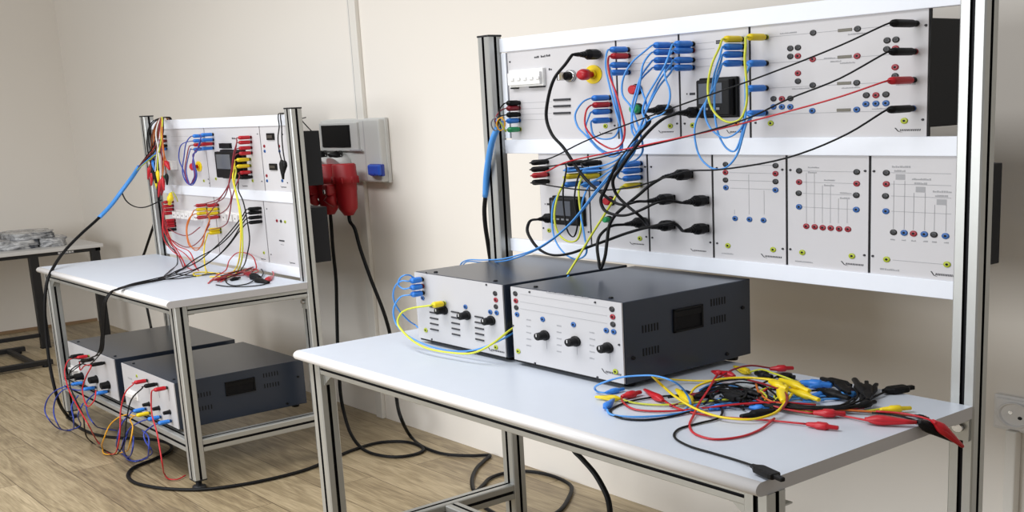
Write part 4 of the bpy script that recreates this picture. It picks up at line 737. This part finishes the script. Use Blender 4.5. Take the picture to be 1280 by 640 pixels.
more = [('black', 'black test lead wound through the centre of the heap in a small ring', [(870, 494, .010), (885, 484, .016), (910, 480, .020), (930, 486, .022), (928, 498, .020), (905, 502, .016), (888, 496, .016), (900, 486, .02), (925, 492, .02), (950, 500, .016), (980, 507, .012), (1010, 509, .010)], (868, 497, 890, 492, .014, 'block', 1.05)),
    ('black', 'black test lead running behind the ring at the centre of the heap', [(860, 502, .006), (880, 490, .012), (900, 477, .016), (925, 474, .018), (950, 480, .018), (968, 492, .016), (985, 504, .012), (1030, 509, .012), (1070, 506, .012)], (905, 493, 927, 500, .022, 'block', 1.1)),
    ('black', 'black test lead slanting down across the blue leads at the centre of the heap', [(905, 480, .016), (920, 490, .014), (938, 500, .010), (960, 508, .008), (1000, 511, .008)], (930, 488, 950, 494, .020, 'banana', 1.2)),
    ('dark_red', 'dark red test lead low at the left centre of the heap', [(838, 508, .005), (862, 500, .008), (885, 492, .012), (905, 488, .014), (930, 487, .012), (960, 496, .012)], (856, 498, 876, 492, .010, 'banana', 1.0)),
    ('light_blue', 'blue test lead zigzagging low in the front of the heap', [(890, 500, .004), (915, 506, .004), (940, 509, .004), (965, 506, .005), (940, 499, .006), (915, 494, .006), (895, 489, .008)], (936, 509, 962, 510, .006, 'banana', 1.1)),
    ('light_blue', 'blue test lead sweeping low through the centre of the heap to the right', [(868, 507, .004), (892, 500, .004), (925, 498, .005), (960, 502, .006), (1000, 498, .008), (1030, 492, .008)], (1012, 484, 1040, 478, .008, 'banana', 1.1)),
    ('light_blue', 'blue test lead with its plug pointing left at the centre of the heap', [(905, 508, .004), (930, 503, .004), (955, 498, .006), (985, 494, .008), (1020, 499, .006), (1050, 498, .006)], (908, 507, 886, 511, .006, 'banana', 1.1)),
    ('lime', 'yellow test lead making two small loops right of the heap centre', [(945, 502, .010), (944, 493, .014), (950, 489, .016), (958, 496, .014), (955, 505, .012), (965, 508, .010), (985, 505, .010), (975, 496, .014), (968, 505, .010), (1000, 512, .006)], (962, 477, 984, 486, .030, 'banana', 1.25)),
    ('black', 'black test lead lying along the dark bundle toward the right plugs', [(930, 500, .012), (970, 507, .014), (1010, 511, .014), (1050, 509, .014), (1078, 500, .016)], (1076, 501, 1096, 480, .012, 'block', 1.1)),
    ('black', 'black test lead with a short plug left in the black group at the back', [(965, 498, .012), (1000, 507, .014), (1045, 508, .014), (1068, 498, .018)], (1062, 492, 1044, 476, .016, 'block', 1.1)),
    ('dark_red', 'dark red test lead running under the black bundle to the right', [(930, 506, .006), (980, 511, .005), (1030, 513, .005), (1080, 510, .006)], (1078, 492, 1066, 487, .006, 'banana', 1.1))]
for c, lab, pts, e in more: loose(lab, c, pts, [e], pc='yellow' if c == 'lime' else ('blue' if c == 'light_blue' else c))
# clips hanging over the end of the worktop
b = MB(); b.tube([T(1090, 516, .008), T(1120, 519, .008), T(1142, 525, .010), T(1150, 528, .012)], .0021, pl('black'), 6, 6); o = obj('test_lead', b); tag(o, 'black test lead whose clip hangs over the right end of the worktop', 'test lead', GT)
clip(o, T(1148, 527, .013), P(1192, 551, 'x', 1.75), 'black', 'croc', 1.7)
b = MB(); b.tube([T(1095, 514, .012), T(1130, 517, .012), T(1160, 524, .014), T(1170, 529, .014)], .0021, pl('red'), 6, 6); o = obj('test_lead', b); tag(o, 'red test lead whose clip hangs over the right end of the worktop', 'test lead', GT)
clip(o, T(1166, 526, .014), P(1203, 558, 'x', 1.775), 'red', 'croc', 1.5)
# ================================================================== leads of the farther bench
G2 = 'patch cables on the farther bench'
tl = .0021
def PL2(xy, c, L=.06): return ('plug', xy, LP, c, L)
for k, (w_, c) in enumerate((('top', 'blue'), ('second', 'blue'), ('third', 'red'), ('lowest', 'blue'))):
    dx = k*1.6
    lead('%s cable of the %s pair of plugs hanging in front of the yellow-ringed stop button' % (c, w_), 'navy' if c == 'blue' else 'dark_red', tl, PL2(L1out[k], c, .05),
         [(233+dx-(8 if k == 1 else 0), 178+k*3, -.05), (230+dx-(8 if k == 1 else 0), 196+k, -.06), (228+dx, 214, -.07), (233+dx, 228+k, -.08), (241, 231-k*2, -.08), (246-dx*.6, 219, -.08), (243-dx*.5, 204, -.08), (241+dx*.3, 194, -.08), (246, 189-k, -.09), (251, 172+k*4.5, -.08)], PL2(L2in[k], c, .055), G2)
reds = [(L5in[0], (284, 238), (278, 249)), (L4out[0], (276, 246), (262, 253)), (L5in[3], (289, 244), (283, 262)), (L4out[3], (270, 255), (258, 270))]
for k, (dst, m1, m2) in enumerate(reds):
    w_ = ('topmost', 'second', 'third', 'lowest')[k]
    lead('red cable from the %s red plug of the farther display module to the lower row' % w_, 'dark_red', tl, PL2(L2out[k], 'red', .055), [(296-k, 178+k*6, -.05), (292, 192+k*4, -.07), (289, 215+k, -.08), (286, 230, -.09), (m1[0], m1[1], -.09), (m2[0], m2[1], -.06)], PL2(dst, 'red', .05), G2)
lead('yellow cable from the upper of two yellow plugs over the farther display, falling straight', 'yellow', tl*1.25, PL2(L2low[0], 'yellow', .06), [(293, 208, -.06), (291, 222, -.08), (294, 238, -.09), (299, 262, -.10), (301, 290, -.11), (300, 316, -.11)]+[T(293, 338), T(280, 345), T(262, 346)], None, G2)
lead('lime cable from the lower of two yellow plugs over the farther display, falling straight', 'lime', tl*1.25, PL2(L2low[1], 'yellow', .06), [(295, 214, -.06), (293, 228, -.08), (296, 244, -.10), (301, 266, -.11), (303, 292, -.12), (303, 318, -.12)]+[T(296, 340), T(287, 346), T(272, 349)], None, G2)
lead('red cable from the plug under the yellow pair, curving down with the yellow cables', 'dark_red', tl, PL2(L2low[2], 'red', .05), [(299, 222, -.06), (294, 234, -.08), (290, 248, -.09), (287, 268, -.09), (283, 280, -.08)], PL2(L5mid[0], 'yellow', .055), G2)
lead('black cable from the lowest plug of the farther display module, bowing out to the right', 'black', tl, PL2(L2low[3], 'black', .05), [(298, 228, -.06), (298, 238, -.08), (304, 252, -.09), (309, 276, -.10), (312, 300, -.11), (309, 318, -.12)]+[T(302, 336), T(292, 345)], None, G2)
# four black leads from the right end of the lower row over the worktop to the box below
dst = [(104, 443.5), (117, 449), (131, 453.5), (99, 470)]
for k in range(4):
    w_ = ('topmost', 'second', 'third', 'lowest')[k]; o_ = k*1.8
    lead('black lead from the %s of four black plugs, draped over the farther worktop edge' % w_, 'black', tl*1.1, PL2(L5out[k], 'black', .055),
         ([(303, 270, -.04), (289, 288, -.08), (269, 309, -.12), (247, 327, -.18)], [(304, 274, -.04), (286, 296, -.09), (266, 312, -.11), (244, 324, -.17)], [(302, 281, -.04), (290, 300, -.08), (272, 320, -.13), (250, 334, -.19)], [(301, 287, -.04), (284, 309, -.07), (262, 328, -.11), (243, 338, -.18)])[k]
         +[T(222, (338, 340, 343, 346)[k], .010), T(197, (349, 347.5, 350, 351)[k], .006), T(166, (355, 354.5, 356, 357)[k], .006), T(146, 361+k*.6, .008)]
         +[(137+k*.8, 366, -.585), (131+k, 374, -.605), (128+k*1.1, 395, -.61), (126.5+k*1.2, 420, -.61), (124+k*1.5, 438, -.615)]+([(112, 448, -.61)] if k in (0, 3) else []), ('plug', dst[k], -.5285, 'black', .055), 'black leads draped over the farther worktop edge')
# cables around the lower left modules
for k in range(2):
    nm = ('upper', 'lower')[k]
    lead('orange cable looping from the %s yellow plug at lower left of the farther bench' % nm, 'orange', tl, PL2(L4out[1+k], 'yellow', .05), [(240-k*3, 268+k*4, -.05), (234-k, 284, -.07), (236, 302+k*4, -.09), (244, 313-k*3, -.09), (252+k, 306, -.09), (257, 288, -.08), (262, 274+k*3, -.06)], PL2(L5in[1+k], 'yellow', .05), G2)
lead('yellow cable dropping straight from the yellow block to the farther worktop', 'yellow', tl*1.2, PL2(L5mid[1], 'yellow', .055), [(259, 294, -.06), (256, 304, -.08), (255, 318, -.09), (256, 332, -.10)]+[T(257, 342), T(246, 345), T(243, 341), T(252, 340), T(275, 342, .006)], None, G2)
lc = ['red', 'dark_red', 'red', 'dark_red', 'red', 'dark_red', 'red', 'black']
ends = [[(205, 262, -.03), (204, 284, -.05), (212, 300, -.07), (222, 314, -.08), (229, 326, -.09), T(231, 333)], [(204, 268, -.03), (206, 290, -.05), (218, 302, -.07), (236, 309, -.08), (252, 298, -.08), (262, 280, -.07)],
        [(203, 272, -.03), (204, 296, -.06), (214, 312, -.08), (226, 322, -.09), T(233, 333), T(242, 338)], [(206, 274, -.03), (210, 284, -.05), (222, 292, -.06), (236, 294, -.07), (250, 284, -.07)],
        [(208, 284, -.03), (213, 298, -.06), (223, 308, -.08), (238, 316, -.09), T(245, 334)], [(207, 288, -.03), (212, 302, -.06), (222, 318, -.08), T(229, 334)],
        [(209, 290, -.03), (216, 306, -.06), (232, 318, -.08), T(248, 338)], [(206, 296, -.03), (211, 306, -.05), (221, 318, -.07), (222, 328, -.09), T(213, 338), T(205, 346), T(208, 349), T(232, 347), T(258, 343), T(276, 341, .006)]]
wl = ('topmost', 'second', 'third', 'fourth', 'fifth', 'sixth', 'seventh', 'lowest')
for k in range(8):
    lead('%s cable from the %s plug of the red stack at lower left, farther bench' % ('black' if k == 7 else 'red', wl[k]), lc[k], tl, PL2(L4in[k], 'black' if k == 7 else 'red', .045), ends[k], None, G2)
# heap of leads on the farther worktop
GH = 'test leads heaped on the farther worktop'
def loose2(label, c, pts, ends, r=.0021):
    b = MB(); b.tube([T(*p) for p in pts], r, pl(c, .4), 6, 6); o = obj('test_lead', b); tag(o, label, 'test lead', GH)
    for e in ends: clip(o, T(e[0], e[1], e[4]), T(e[2], e[3], e[4]), e[7] if len(e) > 7 else c, e[5], e[6])
loose2('red test lead standing up in a round loop at the back of the farther heap', 'red', [(262, 352, .004), (272, 344, .008), (282, 338, .02), (287, 325, .05), (297, 316, .07), (310, 317, .07), (319, 327, .05), (320, 336, .02), (310, 340, .01), (292, 343, .008), (276, 348, .004)], [])
loose2('red test lead curving right to a red plug at the edge of the farther heap', 'red', [(280, 350, .004), (300, 340, .010), (320, 333, .014), (334, 335, .012), (342, 342, .006), (340, 347, .006)], [(340, 346, 331, 352, .007, 'banana', 1.5)])
loose2('red test lead reaching farthest left in the farther heap', 'red', [(260, 354, .004), (268, 349, .004), (284, 344, .008), (302, 338, .010), (318, 336, .010), (322, 340, .006), (308, 343, .004), (288, 346, .006), (276, 352, .004)], [])
loose2('black test lead in a flat oval at the front of the farther heap', 'black', [(318, 350, .006), (308, 355, .003), (294, 357, .003), (283, 353, .003), (285, 347, .008), (300, 342, .012), (320, 333, .012), (329, 340, .008), (326, 348, .006)], [(319, 350, 336, 353, .007, 'croc', 1.9)])
loose2('black test lead whose thick plug lies upright in the farther heap', 'black', [(276, 345, .010), (290, 341, .012), (305, 337, .012), (316, 336, .008), (313, 343, .006)], [(314, 345, 325, 347, .012, 'croc', 2.2)])
loose2('black test lead looping thinly under the red plug in the farther heap', 'black', [(270, 356, .003), (285, 358, .003), (310, 358, .003), (328, 356, .003), (336, 353, .004)], [(288, 350, 300, 347, .006, 'banana', 1.2)])
loose2('orange test lead under the red leads in the farther heap', 'orange', [(270, 343, .006), (285, 341, .010), (300, 338, .012), (312, 338, .008)], [])
loose2('red test lead with a dark red plug at the middle of the farther heap', 'dark_red', [(272, 352, .006), (280, 346, .012), (296, 342, .014), (306, 340, .014)], [(304, 340, 318, 345, .014, 'banana', 1.6), (268, 350, 284, 347, .010, 'banana', 1.2)])
loose2('thin dark lead lying left of the farther heap with a sharp bend', 'black', [(236, 332, .006), (228, 337, .004), (220, 340, .003), (224, 343, .003), (246, 344, .003), (272, 342, .008)], [])
# bundle of leads hung over the top rail at the left upright
GB = 'leads hung over the rail of the farther bench'
hang = [('orange', [(204, 149.5), (199, 151), (194, 160), (192, 180), (190, 198), (187, 208)], (187, 208, 185, 224, 'red'), 'orange lead with a red clip hanging outermost over the farther top rail'),
        ('brown', [(205, 149.5), (200, 151), (197, 164), (196, 186), (195, 206), (195, 222)], (195, 221, 196, 236, 'yellow'), 'brown lead with a yellow clip hanging over the farther top rail'),
        ('orange', [(206, 149.5), (202, 151), (201, 168), (203, 184), (206, 196), (208, 203)], (207, 201, 212, 212, 'red'), 'orange lead with a red clip hanging farthest right over the farther top rail'),
        ('white', [(206, 149.5), (198, 153), (195, 168), (198, 186), (200, 206), (201, 226)], (201, 224, 198, 246, 'red'), 'white lead with the lowest red clip hanging over the farther top rail'),
        ('black', [(208, 149.5), (192, 151), (185, 164), (184, 184), (187, 200), (190, 212)], (190, 210, 193, 226, 'black'), 'black lead hanging in the widest bow over the farther top rail'),
        ('black', [(209, 149.5), (204, 150), (204, 164), (200, 186), (199, 210), (198, 232)], (198, 230, 199, 250, 'black'), 'black lead hanging straightest over the farther top rail'),
        ('dark_red', [(207, 149.5), (200, 153), (199, 170), (202, 190), (203, 210), (204, 228)], (204, 226, 202, 244, 'dark_red'), 'dark red lead hanging among the others over the farther top rail'),
        ('lime', [(205, 149.5), (203, 151), (202, 172), (198, 194), (197, 206), (197, 214)], (197, 213, 198, 228, 'yellow'), 'yellow lead with the upper yellow clip hanging over the farther top rail'),
        ('navy', [(206, 149.5), (201, 152), (199, 166), (197, 184), (194, 194), (191, 200)], (191, 199, 193, 213, 'blue'), 'blue lead with a short blue clip hanging over the farther top rail')]
hang += [('brown', [(205, 149.5), (197, 152), (191, 166), (189, 186), (188, 204), (190, 218)], (190, 216, 189, 232, 'red'), 'brown lead with a dull red clip hanging over the farther top rail'),
         ('white', [(206, 149.5), (202, 153), (200, 170), (197, 188), (195, 204), (194, 216)], (194, 215, 195, 229, 'black'), 'white lead with a black clip hanging over the farther top rail'),
         ('orange', [(207, 149.5), (203, 152), (203, 172), (205, 192), (204, 212), (203, 222)], (203, 221, 205, 238, 'red'), 'orange lead with a low red clip hanging over the farther top rail'),
         ('black', [(208, 149.5), (195, 151), (188, 160), (186, 178), (191, 196), (195, 212)], (195, 211, 201, 224, 'black'), 'black lead with a tilted black clip hanging over the farther top rail'),
         ('brown', [(205, 149.5), (201, 151), (198, 168), (201, 190), (206, 206), (208, 218)], (208, 217, 209, 231, 'black'), 'brown lead with a black clip hanging nearest the module on the farther top rail')]
for k, (c, pts, e, lab) in enumerate(hang):
    zr = W(207, 148.5, .034).z; d = -.012-.006*(k % 4); q = [W(x, y, d-.01*min(i, 2)) for i, (x, y) in enumerate(pts)]
    top = W(pts[0][0]-1, 148, .025); q = [V((top.x, .05, zr-.03)), V((top.x, .045, zr+.004)), V((top.x, .025, zr+.007))]+q[1:]
    b = MB(); b.tube(q, .0026, pl(c), 6); o = obj('test_lead', b); tag(o, lab, 'test lead', GB)
    yy = q[-1].y; clip(o, W(e[0], e[1], yy), W(e[2], e[3], yy-.003), e[4], 'croc', 1.45)
b = MB(); q = [W(218, 243, -.02), W(214, 246, -.035)]; b.tube([W(222, 252, .02), W(220, 246, -.005), W(216, 240, -.02), W(213.5, 241, -.03)], .0022, pl('lime'), 6); o = obj('test_lead', b); tag(o, 'yellow lead with a yellow plug hanging above the red plug stack of the farther bench', 'test lead'); clip(o, W(213.5, 241, -.03), W(212, 256, -.032), 'yellow', 'banana', 1.8)
# black probe leads hanging beside the two small displays
for k, (lab, pts, e) in enumerate((('black probe lead hanging from the rail beside the two small displays, left of two', [(349, 158), (347.5, 172), (349, 188), (352, 201)], (352, 200, 354, 224)), ('black probe lead hanging from the rail beside the two small displays, right of two', [(352, 158), (352.5, 174), (354, 190), (356, 202)], (356, 201, 354.5, 217)))):
    x0 = W(pts[0][0]+1, 152, .03).x; zr = 1.4148
    b = MB(); b.tube([V((x0, .05, zr-.03)), V((x0, .045, zr+.003)), V((x0, .028, zr+.004)), V((x0, .024, zr-.01))]+[W(x, y, .012-.006*i) for i, (x, y) in enumerate(pts)], .002, pl('black'), 6); o = obj('test_lead', b); tag(o, lab, 'test lead', 'probe leads hanging beside the two small displays')
    clip(o, W(e[0], e[1], -.008), W(e[2], e[3], -.012), 'black', 'croc', 1.7)
# feed cable of the farther bench: cores, blue sleeve, black sheath down to the floor and away to the wall box
b = MB()
run0 = spline([W(174, 208, -.05), W(164, 223, -.06), W(152, 239, -.10), W(140, 255, -.16), W(124, 272, -.24), W(104, 290, -.34)], 5)
run = run0[18:]+[W(84, 310, -.44), W(68, 332, -.54), W(59, 352, -.60), W(56, 380, -.625), W(58, 420, -.635), W(63, 460, -.64), W(72, 498, -.63)]
floor_ = [(86, 522), (104, 537), (128, 545), (165, 548), (195, 550), (213, 556), (212, 564), (190, 575), (168, 584), (160, 594), (168, 603), (190, 608.5), (220, 611.5), (255, 611.5), (300, 606), (345, 597), (385, 586), (420, 571), (445, 561), (475, 553), (505, 552), (524, 557), (529, 563), (518, 568), (495, 571), (470, 568), (452, 560)]
rise = [(440, 545, .20), (431, 520, .26), (426, 495, .30), (424, 470, .33), (422, 430, .36), (421, 390, .39), (420, 350, .40), (416, 310, .405)]
c1x = W(409, 235, .40).x
tailp = V((c1x+.007, .40, 1.19-.222))
pts = run+[G(*p, .008) for p in floor_]+[W(*p) for p in rise]+[tailp+V((0, 0, -.05)), tailp+V((0, 0, .01))]
b.tube(pts, .0062, pl('black'), 8, 6); feed = obj('supply_cable', b); tag(feed, 'thick black cable from the farther bench over the floor up to the left red plug', 'cable')
cee(feed, c1x, .40, 1.19, .03)
b = MB(); b.tube(run0[:21], .0085, pl('light_blue', .5), 10, 1); obj('blue_sleeve', b, feed)
for k, (xy, c) in enumerate(zip(L1in+[(209, 221)], ('black', 'dark_red', 'black', 'blue', 'green_yellow'))):
    loc = W(*xy, LP)+V((0, -.0036, 0)); L = .04
    b = MB(); b.tube([loc+V((0, -L+.006, 0)), loc+V((0, -L-.01, 0)), W(192+k, 182+k*3, -.04), W(184+k*.7, 194+k*1.5, -.05), W(176+k*.5, 205+k*.4, -.055), W(170, 214, -.055)], .0024, pl(c), 6); obj('core', b, feed)
    plug(feed, loc, 'green' if c == 'green_yellow' else c, L)
b = MB(); b.tube([W(152, 240, -.10), W(157, 250, -.09), W(168, 258, -.08), W(181, 259, -.06), W(192, 255, -.03), W(202, 250, 0)], .0028, pl('black'), 6); obj('wire', b, feed)
# black cable hanging from the right red plug, along the wall and over the floor under the near bench
c2x = W(432, 235, .39).x
t2 = V((c2x+.009, .39, 1.195-.222))
pts = [t2+V((0, 0, .01)), t2+V((.004, 0, -.03))]+[W(443, 285, .39), W(450, 310, .395), W(464, 350, .40), (W(481, 394, .42)), W(490, 430, .44), W(494, 470, .44), W(496, 500, .40), W(501, 522, .34)]+[G(*p, .008) for p in ((513, 545), (530, 559), (556, 567.5), (590, 569.5), (612, 569), (606, 575), (596, 585), (590, 600), (594, 614), (604, 606), (612, 598), (628, 592), (655, 589), (680, 592), (703, 600), (714, 608), (711, 622), (697, 640), (668, 652), (640, 650), (612, 638), (600, 628), (606, 618))]
b = MB(); b.tube(pts, .0062, pl('black'), 8, 6); o = obj('supply_cable', b); tag(o, 'thick black cable from the right red plug, coiled on the floor under the near bench', 'cable')
cee(o, c2x, .39, 1.195, .04)
b = MB(); b.tube([V((.62, -.25, .70)), W(716, 560, -.22), W(728, 574, -.22), W(742, 590, -.22), W(752, 606, -.22), W(760, 624, -.22), W(763, 645, -.22), W(764, 680, -.22), W(766, 700, -.20)]+[], .0062, pl('black'), 8, 6); o = obj('supply_cable', b); tag(o, 'short piece of black cable hanging beneath the near worktop at the bottom of the picture', 'cable')
# cables going down behind the farther worktop
for lab, pts in (('black cable slanting down behind the left end of the farther worktop', [(201, 250, .07), (197, 266, .08), (190, 288, .09), (182, 312, .10), (178, 326, .11), (179, 350, .12), (183, 380, .12), (187, 400, .10), (189, 410, .06)]),
                 ('black cable seen under the farther worktop just above the left grey box', [(204, 300, .08), (206, 330, .10), (205, 360, .12), (206, 390, .12), (209, 412, .07)])):
    b = MB(); b.tube([W(*p) for p in pts], .0055, pl('black'), 8); o = obj('supply_cable', b); tag(o, lab, 'cable')
b = MB(); b.tube([V((-1.36, .10, 1.40)), W(377, 150, .12), W(382, 156, .13), V((-1.40, .14, 1.345))], .002, pl('black'), 6); o = obj('wire', b); tag(o, 'thin wire arching behind the farther right upright beside the grey wall box', 'wire')

# ------------------------------------------------------------------ leads of the boxes under the farther bench
GL = 'leads in front of the grey boxes under the farther bench'
YL = -.5285
def PB(xy, c, L=.05): return ('plug', xy, YL, c, L)
def floorlead(label, c, a, path, z, r=.0024): lead(label, c, r, a, path, z, GL)
floorlead('red lead drooping to the floor between the left and right grey boxes', 'red', PB((111, 445), 'red'), [(86, 450, -.62), (81, 462, -.64), (85, 484, -.66), (97, 508, -.68), (110, 530, -.70), G(122, 552), G(136, 566), (147, 560, -.67), (150, 540, -.66), (151, 512, -.64), (157, 490, -.62), (167, 480, -.60)], PB(L6j[0], 'red', .05))
floorlead('black lead drooping to the floor between the left and right grey boxes', 'black', PB((131, 453.5), 'black', .06), [(101, 455, -.61), (88, 464, -.64), (87, 480, -.66), (95, 500, -.67), (104, 520, -.68), (106, 538, -.69), G(114, 552), G(134, 564), (148, 566, -.665), (155, 552, -.66), (158, 526, -.64), (164, 500, -.62), (178, 485, -.60)], PB(L6j[1], 'black', .05))
floorlead('red lead from the rightmost red plug of the right grey box trailing to the floor', 'red', None, [G(232, 594), G(222, 599), G(212, 599), G(206, 593), (203, 580, -.625), (200, 562, -.62), (196, 540, -.61), (190, 518, -.60), (189, 500, -.59)], PB(L6j[2], 'red', .05))
floorlead('yellow lead arching from the yellow plug of the right grey box down to the floor', 'amber', PB(L6y, 'yellow', .055), [(160, 518, -.60), (148, 522, -.62), (137, 532, -.64), (130, 548, -.66), G(128, 560), G(133, 568), G(150, 566), (163, 552, -.64), (166, 534, -.62), (163, 524, -.60), (168, 520, -.59)], None)
bl = [('blue lead from the upper blue plug of the right grey box, looping to floor', L6b[0], [(162, 518, -.60), (152, 530, -.62), (147, 548, -.64), G(148, 562), G(158, 571), (166, 560, -.64), (167, 545, -.62)]),
      ('blue lead from the middle blue plug of the right grey box, reaching farthest forward', L6b[1], [(176, 527, -.60), (162, 536, -.62), (154, 552, -.64), G(156, 568), G(164, 576), G(176, 575), (186, 562, -.63), (186, 548, -.62), (178, 538, -.60)]),
      ('blue lead from the lower blue plug of the right grey box, bowed widest right', L6b[2], [(190, 533, -.59), (180, 542, -.61), (182, 552, -.62), (188, 560, -.625), G(184, 571), G(170, 577), G(158, 570), (156, 552, -.64), (160, 540, -.62)])]
for lab, j, pts in bl: floorlead(lab, 'navy', PB(j, 'blue', .05), pts, None, .0026)
b1 = [('blue lead bowing out widest to the left from the left grey box', (105, 478), [(84, 482, -.62), (70, 488, -.66), (59, 500, -.68), (56, 512, -.69), (61, 524, -.70), G(74, 536), G(88, 538), (92, 524, -.66), (90, 506, -.63), (98, 494, -.60)]),
      ('blue lead bowing out less widely to the left from the left grey box', (120, 484), [(98, 488, -.60), (82, 486, -.63), (71, 496, -.66), (67, 512, -.67), (71, 528, -.69), G(82, 538), G(98, 534), (98, 516, -.64), (104, 504, -.61)]),
      ('blue lead dropping behind the red leads from the left grey box', (136, 489), [(117, 493, -.59), (108, 503, -.61), (110, 518, -.63), (116, 528, -.64), G(130, 536), G(146, 538)])]
for lab, j, pts in b1: floorlead(lab, 'navy', PB(j, 'blue', .055), pts, None, .0026)
floorlead('red lead with a red clip lying over the knobs of the left grey box', 'red', PB((117, 449), 'black', .05), [(100, 462, -.60), (106, 457, -.61), (114, 458, -.62), (108, 470, -.63), (103, 488, -.64), (110, 508, -.65), (118, 500, -.63), (120, 488, -.61)], None)

# ================================================================== light and camera
w = bpy.data.worlds.new('room_light'); SC.world = w; w.use_nodes = True
w.node_tree.nodes['Background'].inputs[0].default_value = (*lin((252, 251, 250)), 1); w.node_tree.nodes['Background'].inputs[1].default_value = .32
def area(name, loc, tgt, sx, sy, power, col=(1, 1, 1)):
    l = bpy.data.lights.new(name, 'AREA'); l.shape = 'RECTANGLE'; l.size = sx; l.size_y = sy; l.energy = power; l.color = col
    o = bpy.data.objects.new(name, l); COL.objects.link(o); o.location = loc; o.rotation_euler = (V(tgt)-V(loc)).to_track_quat('-Z', 'Y').to_euler(); return o
area('ceiling_lamp', (-.8, -1.8, 3.1), (-.8, -1.75, 0), 4.6, 1.0, 102, (.98, .985, 1)).data.spread = math.radians(150)
area('window_light', (-.9, -4.6, 1.5), (-.6, 0, .9), 3.6, 1.6, 122, (.94, .97, 1))
cam = bpy.data.cameras.new('camera'); co = bpy.data.objects.new('camera', cam); COL.objects.link(co)
cam.sensor_fit = 'HORIZONTAL'; cam.sensor_width = 36; cam.lens = FPX/1280*36; cam.shift_x = (640-CX)/1280; cam.shift_y = (CY-320)/1280; cam.clip_start = .05
m3 = Matrix((RM[0], -V(RM[1]), -V(RM[2]))).transposed(); co.matrix_world = Matrix.Translation(CAM) @ m3.to_4x4()
SC.camera = co
vs = SC.view_settings; vs.view_transform = 'Standard'; vs.look = 'None'; vs.exposure = 0; vs.gamma = 1; vs.use_curve_mapping = False
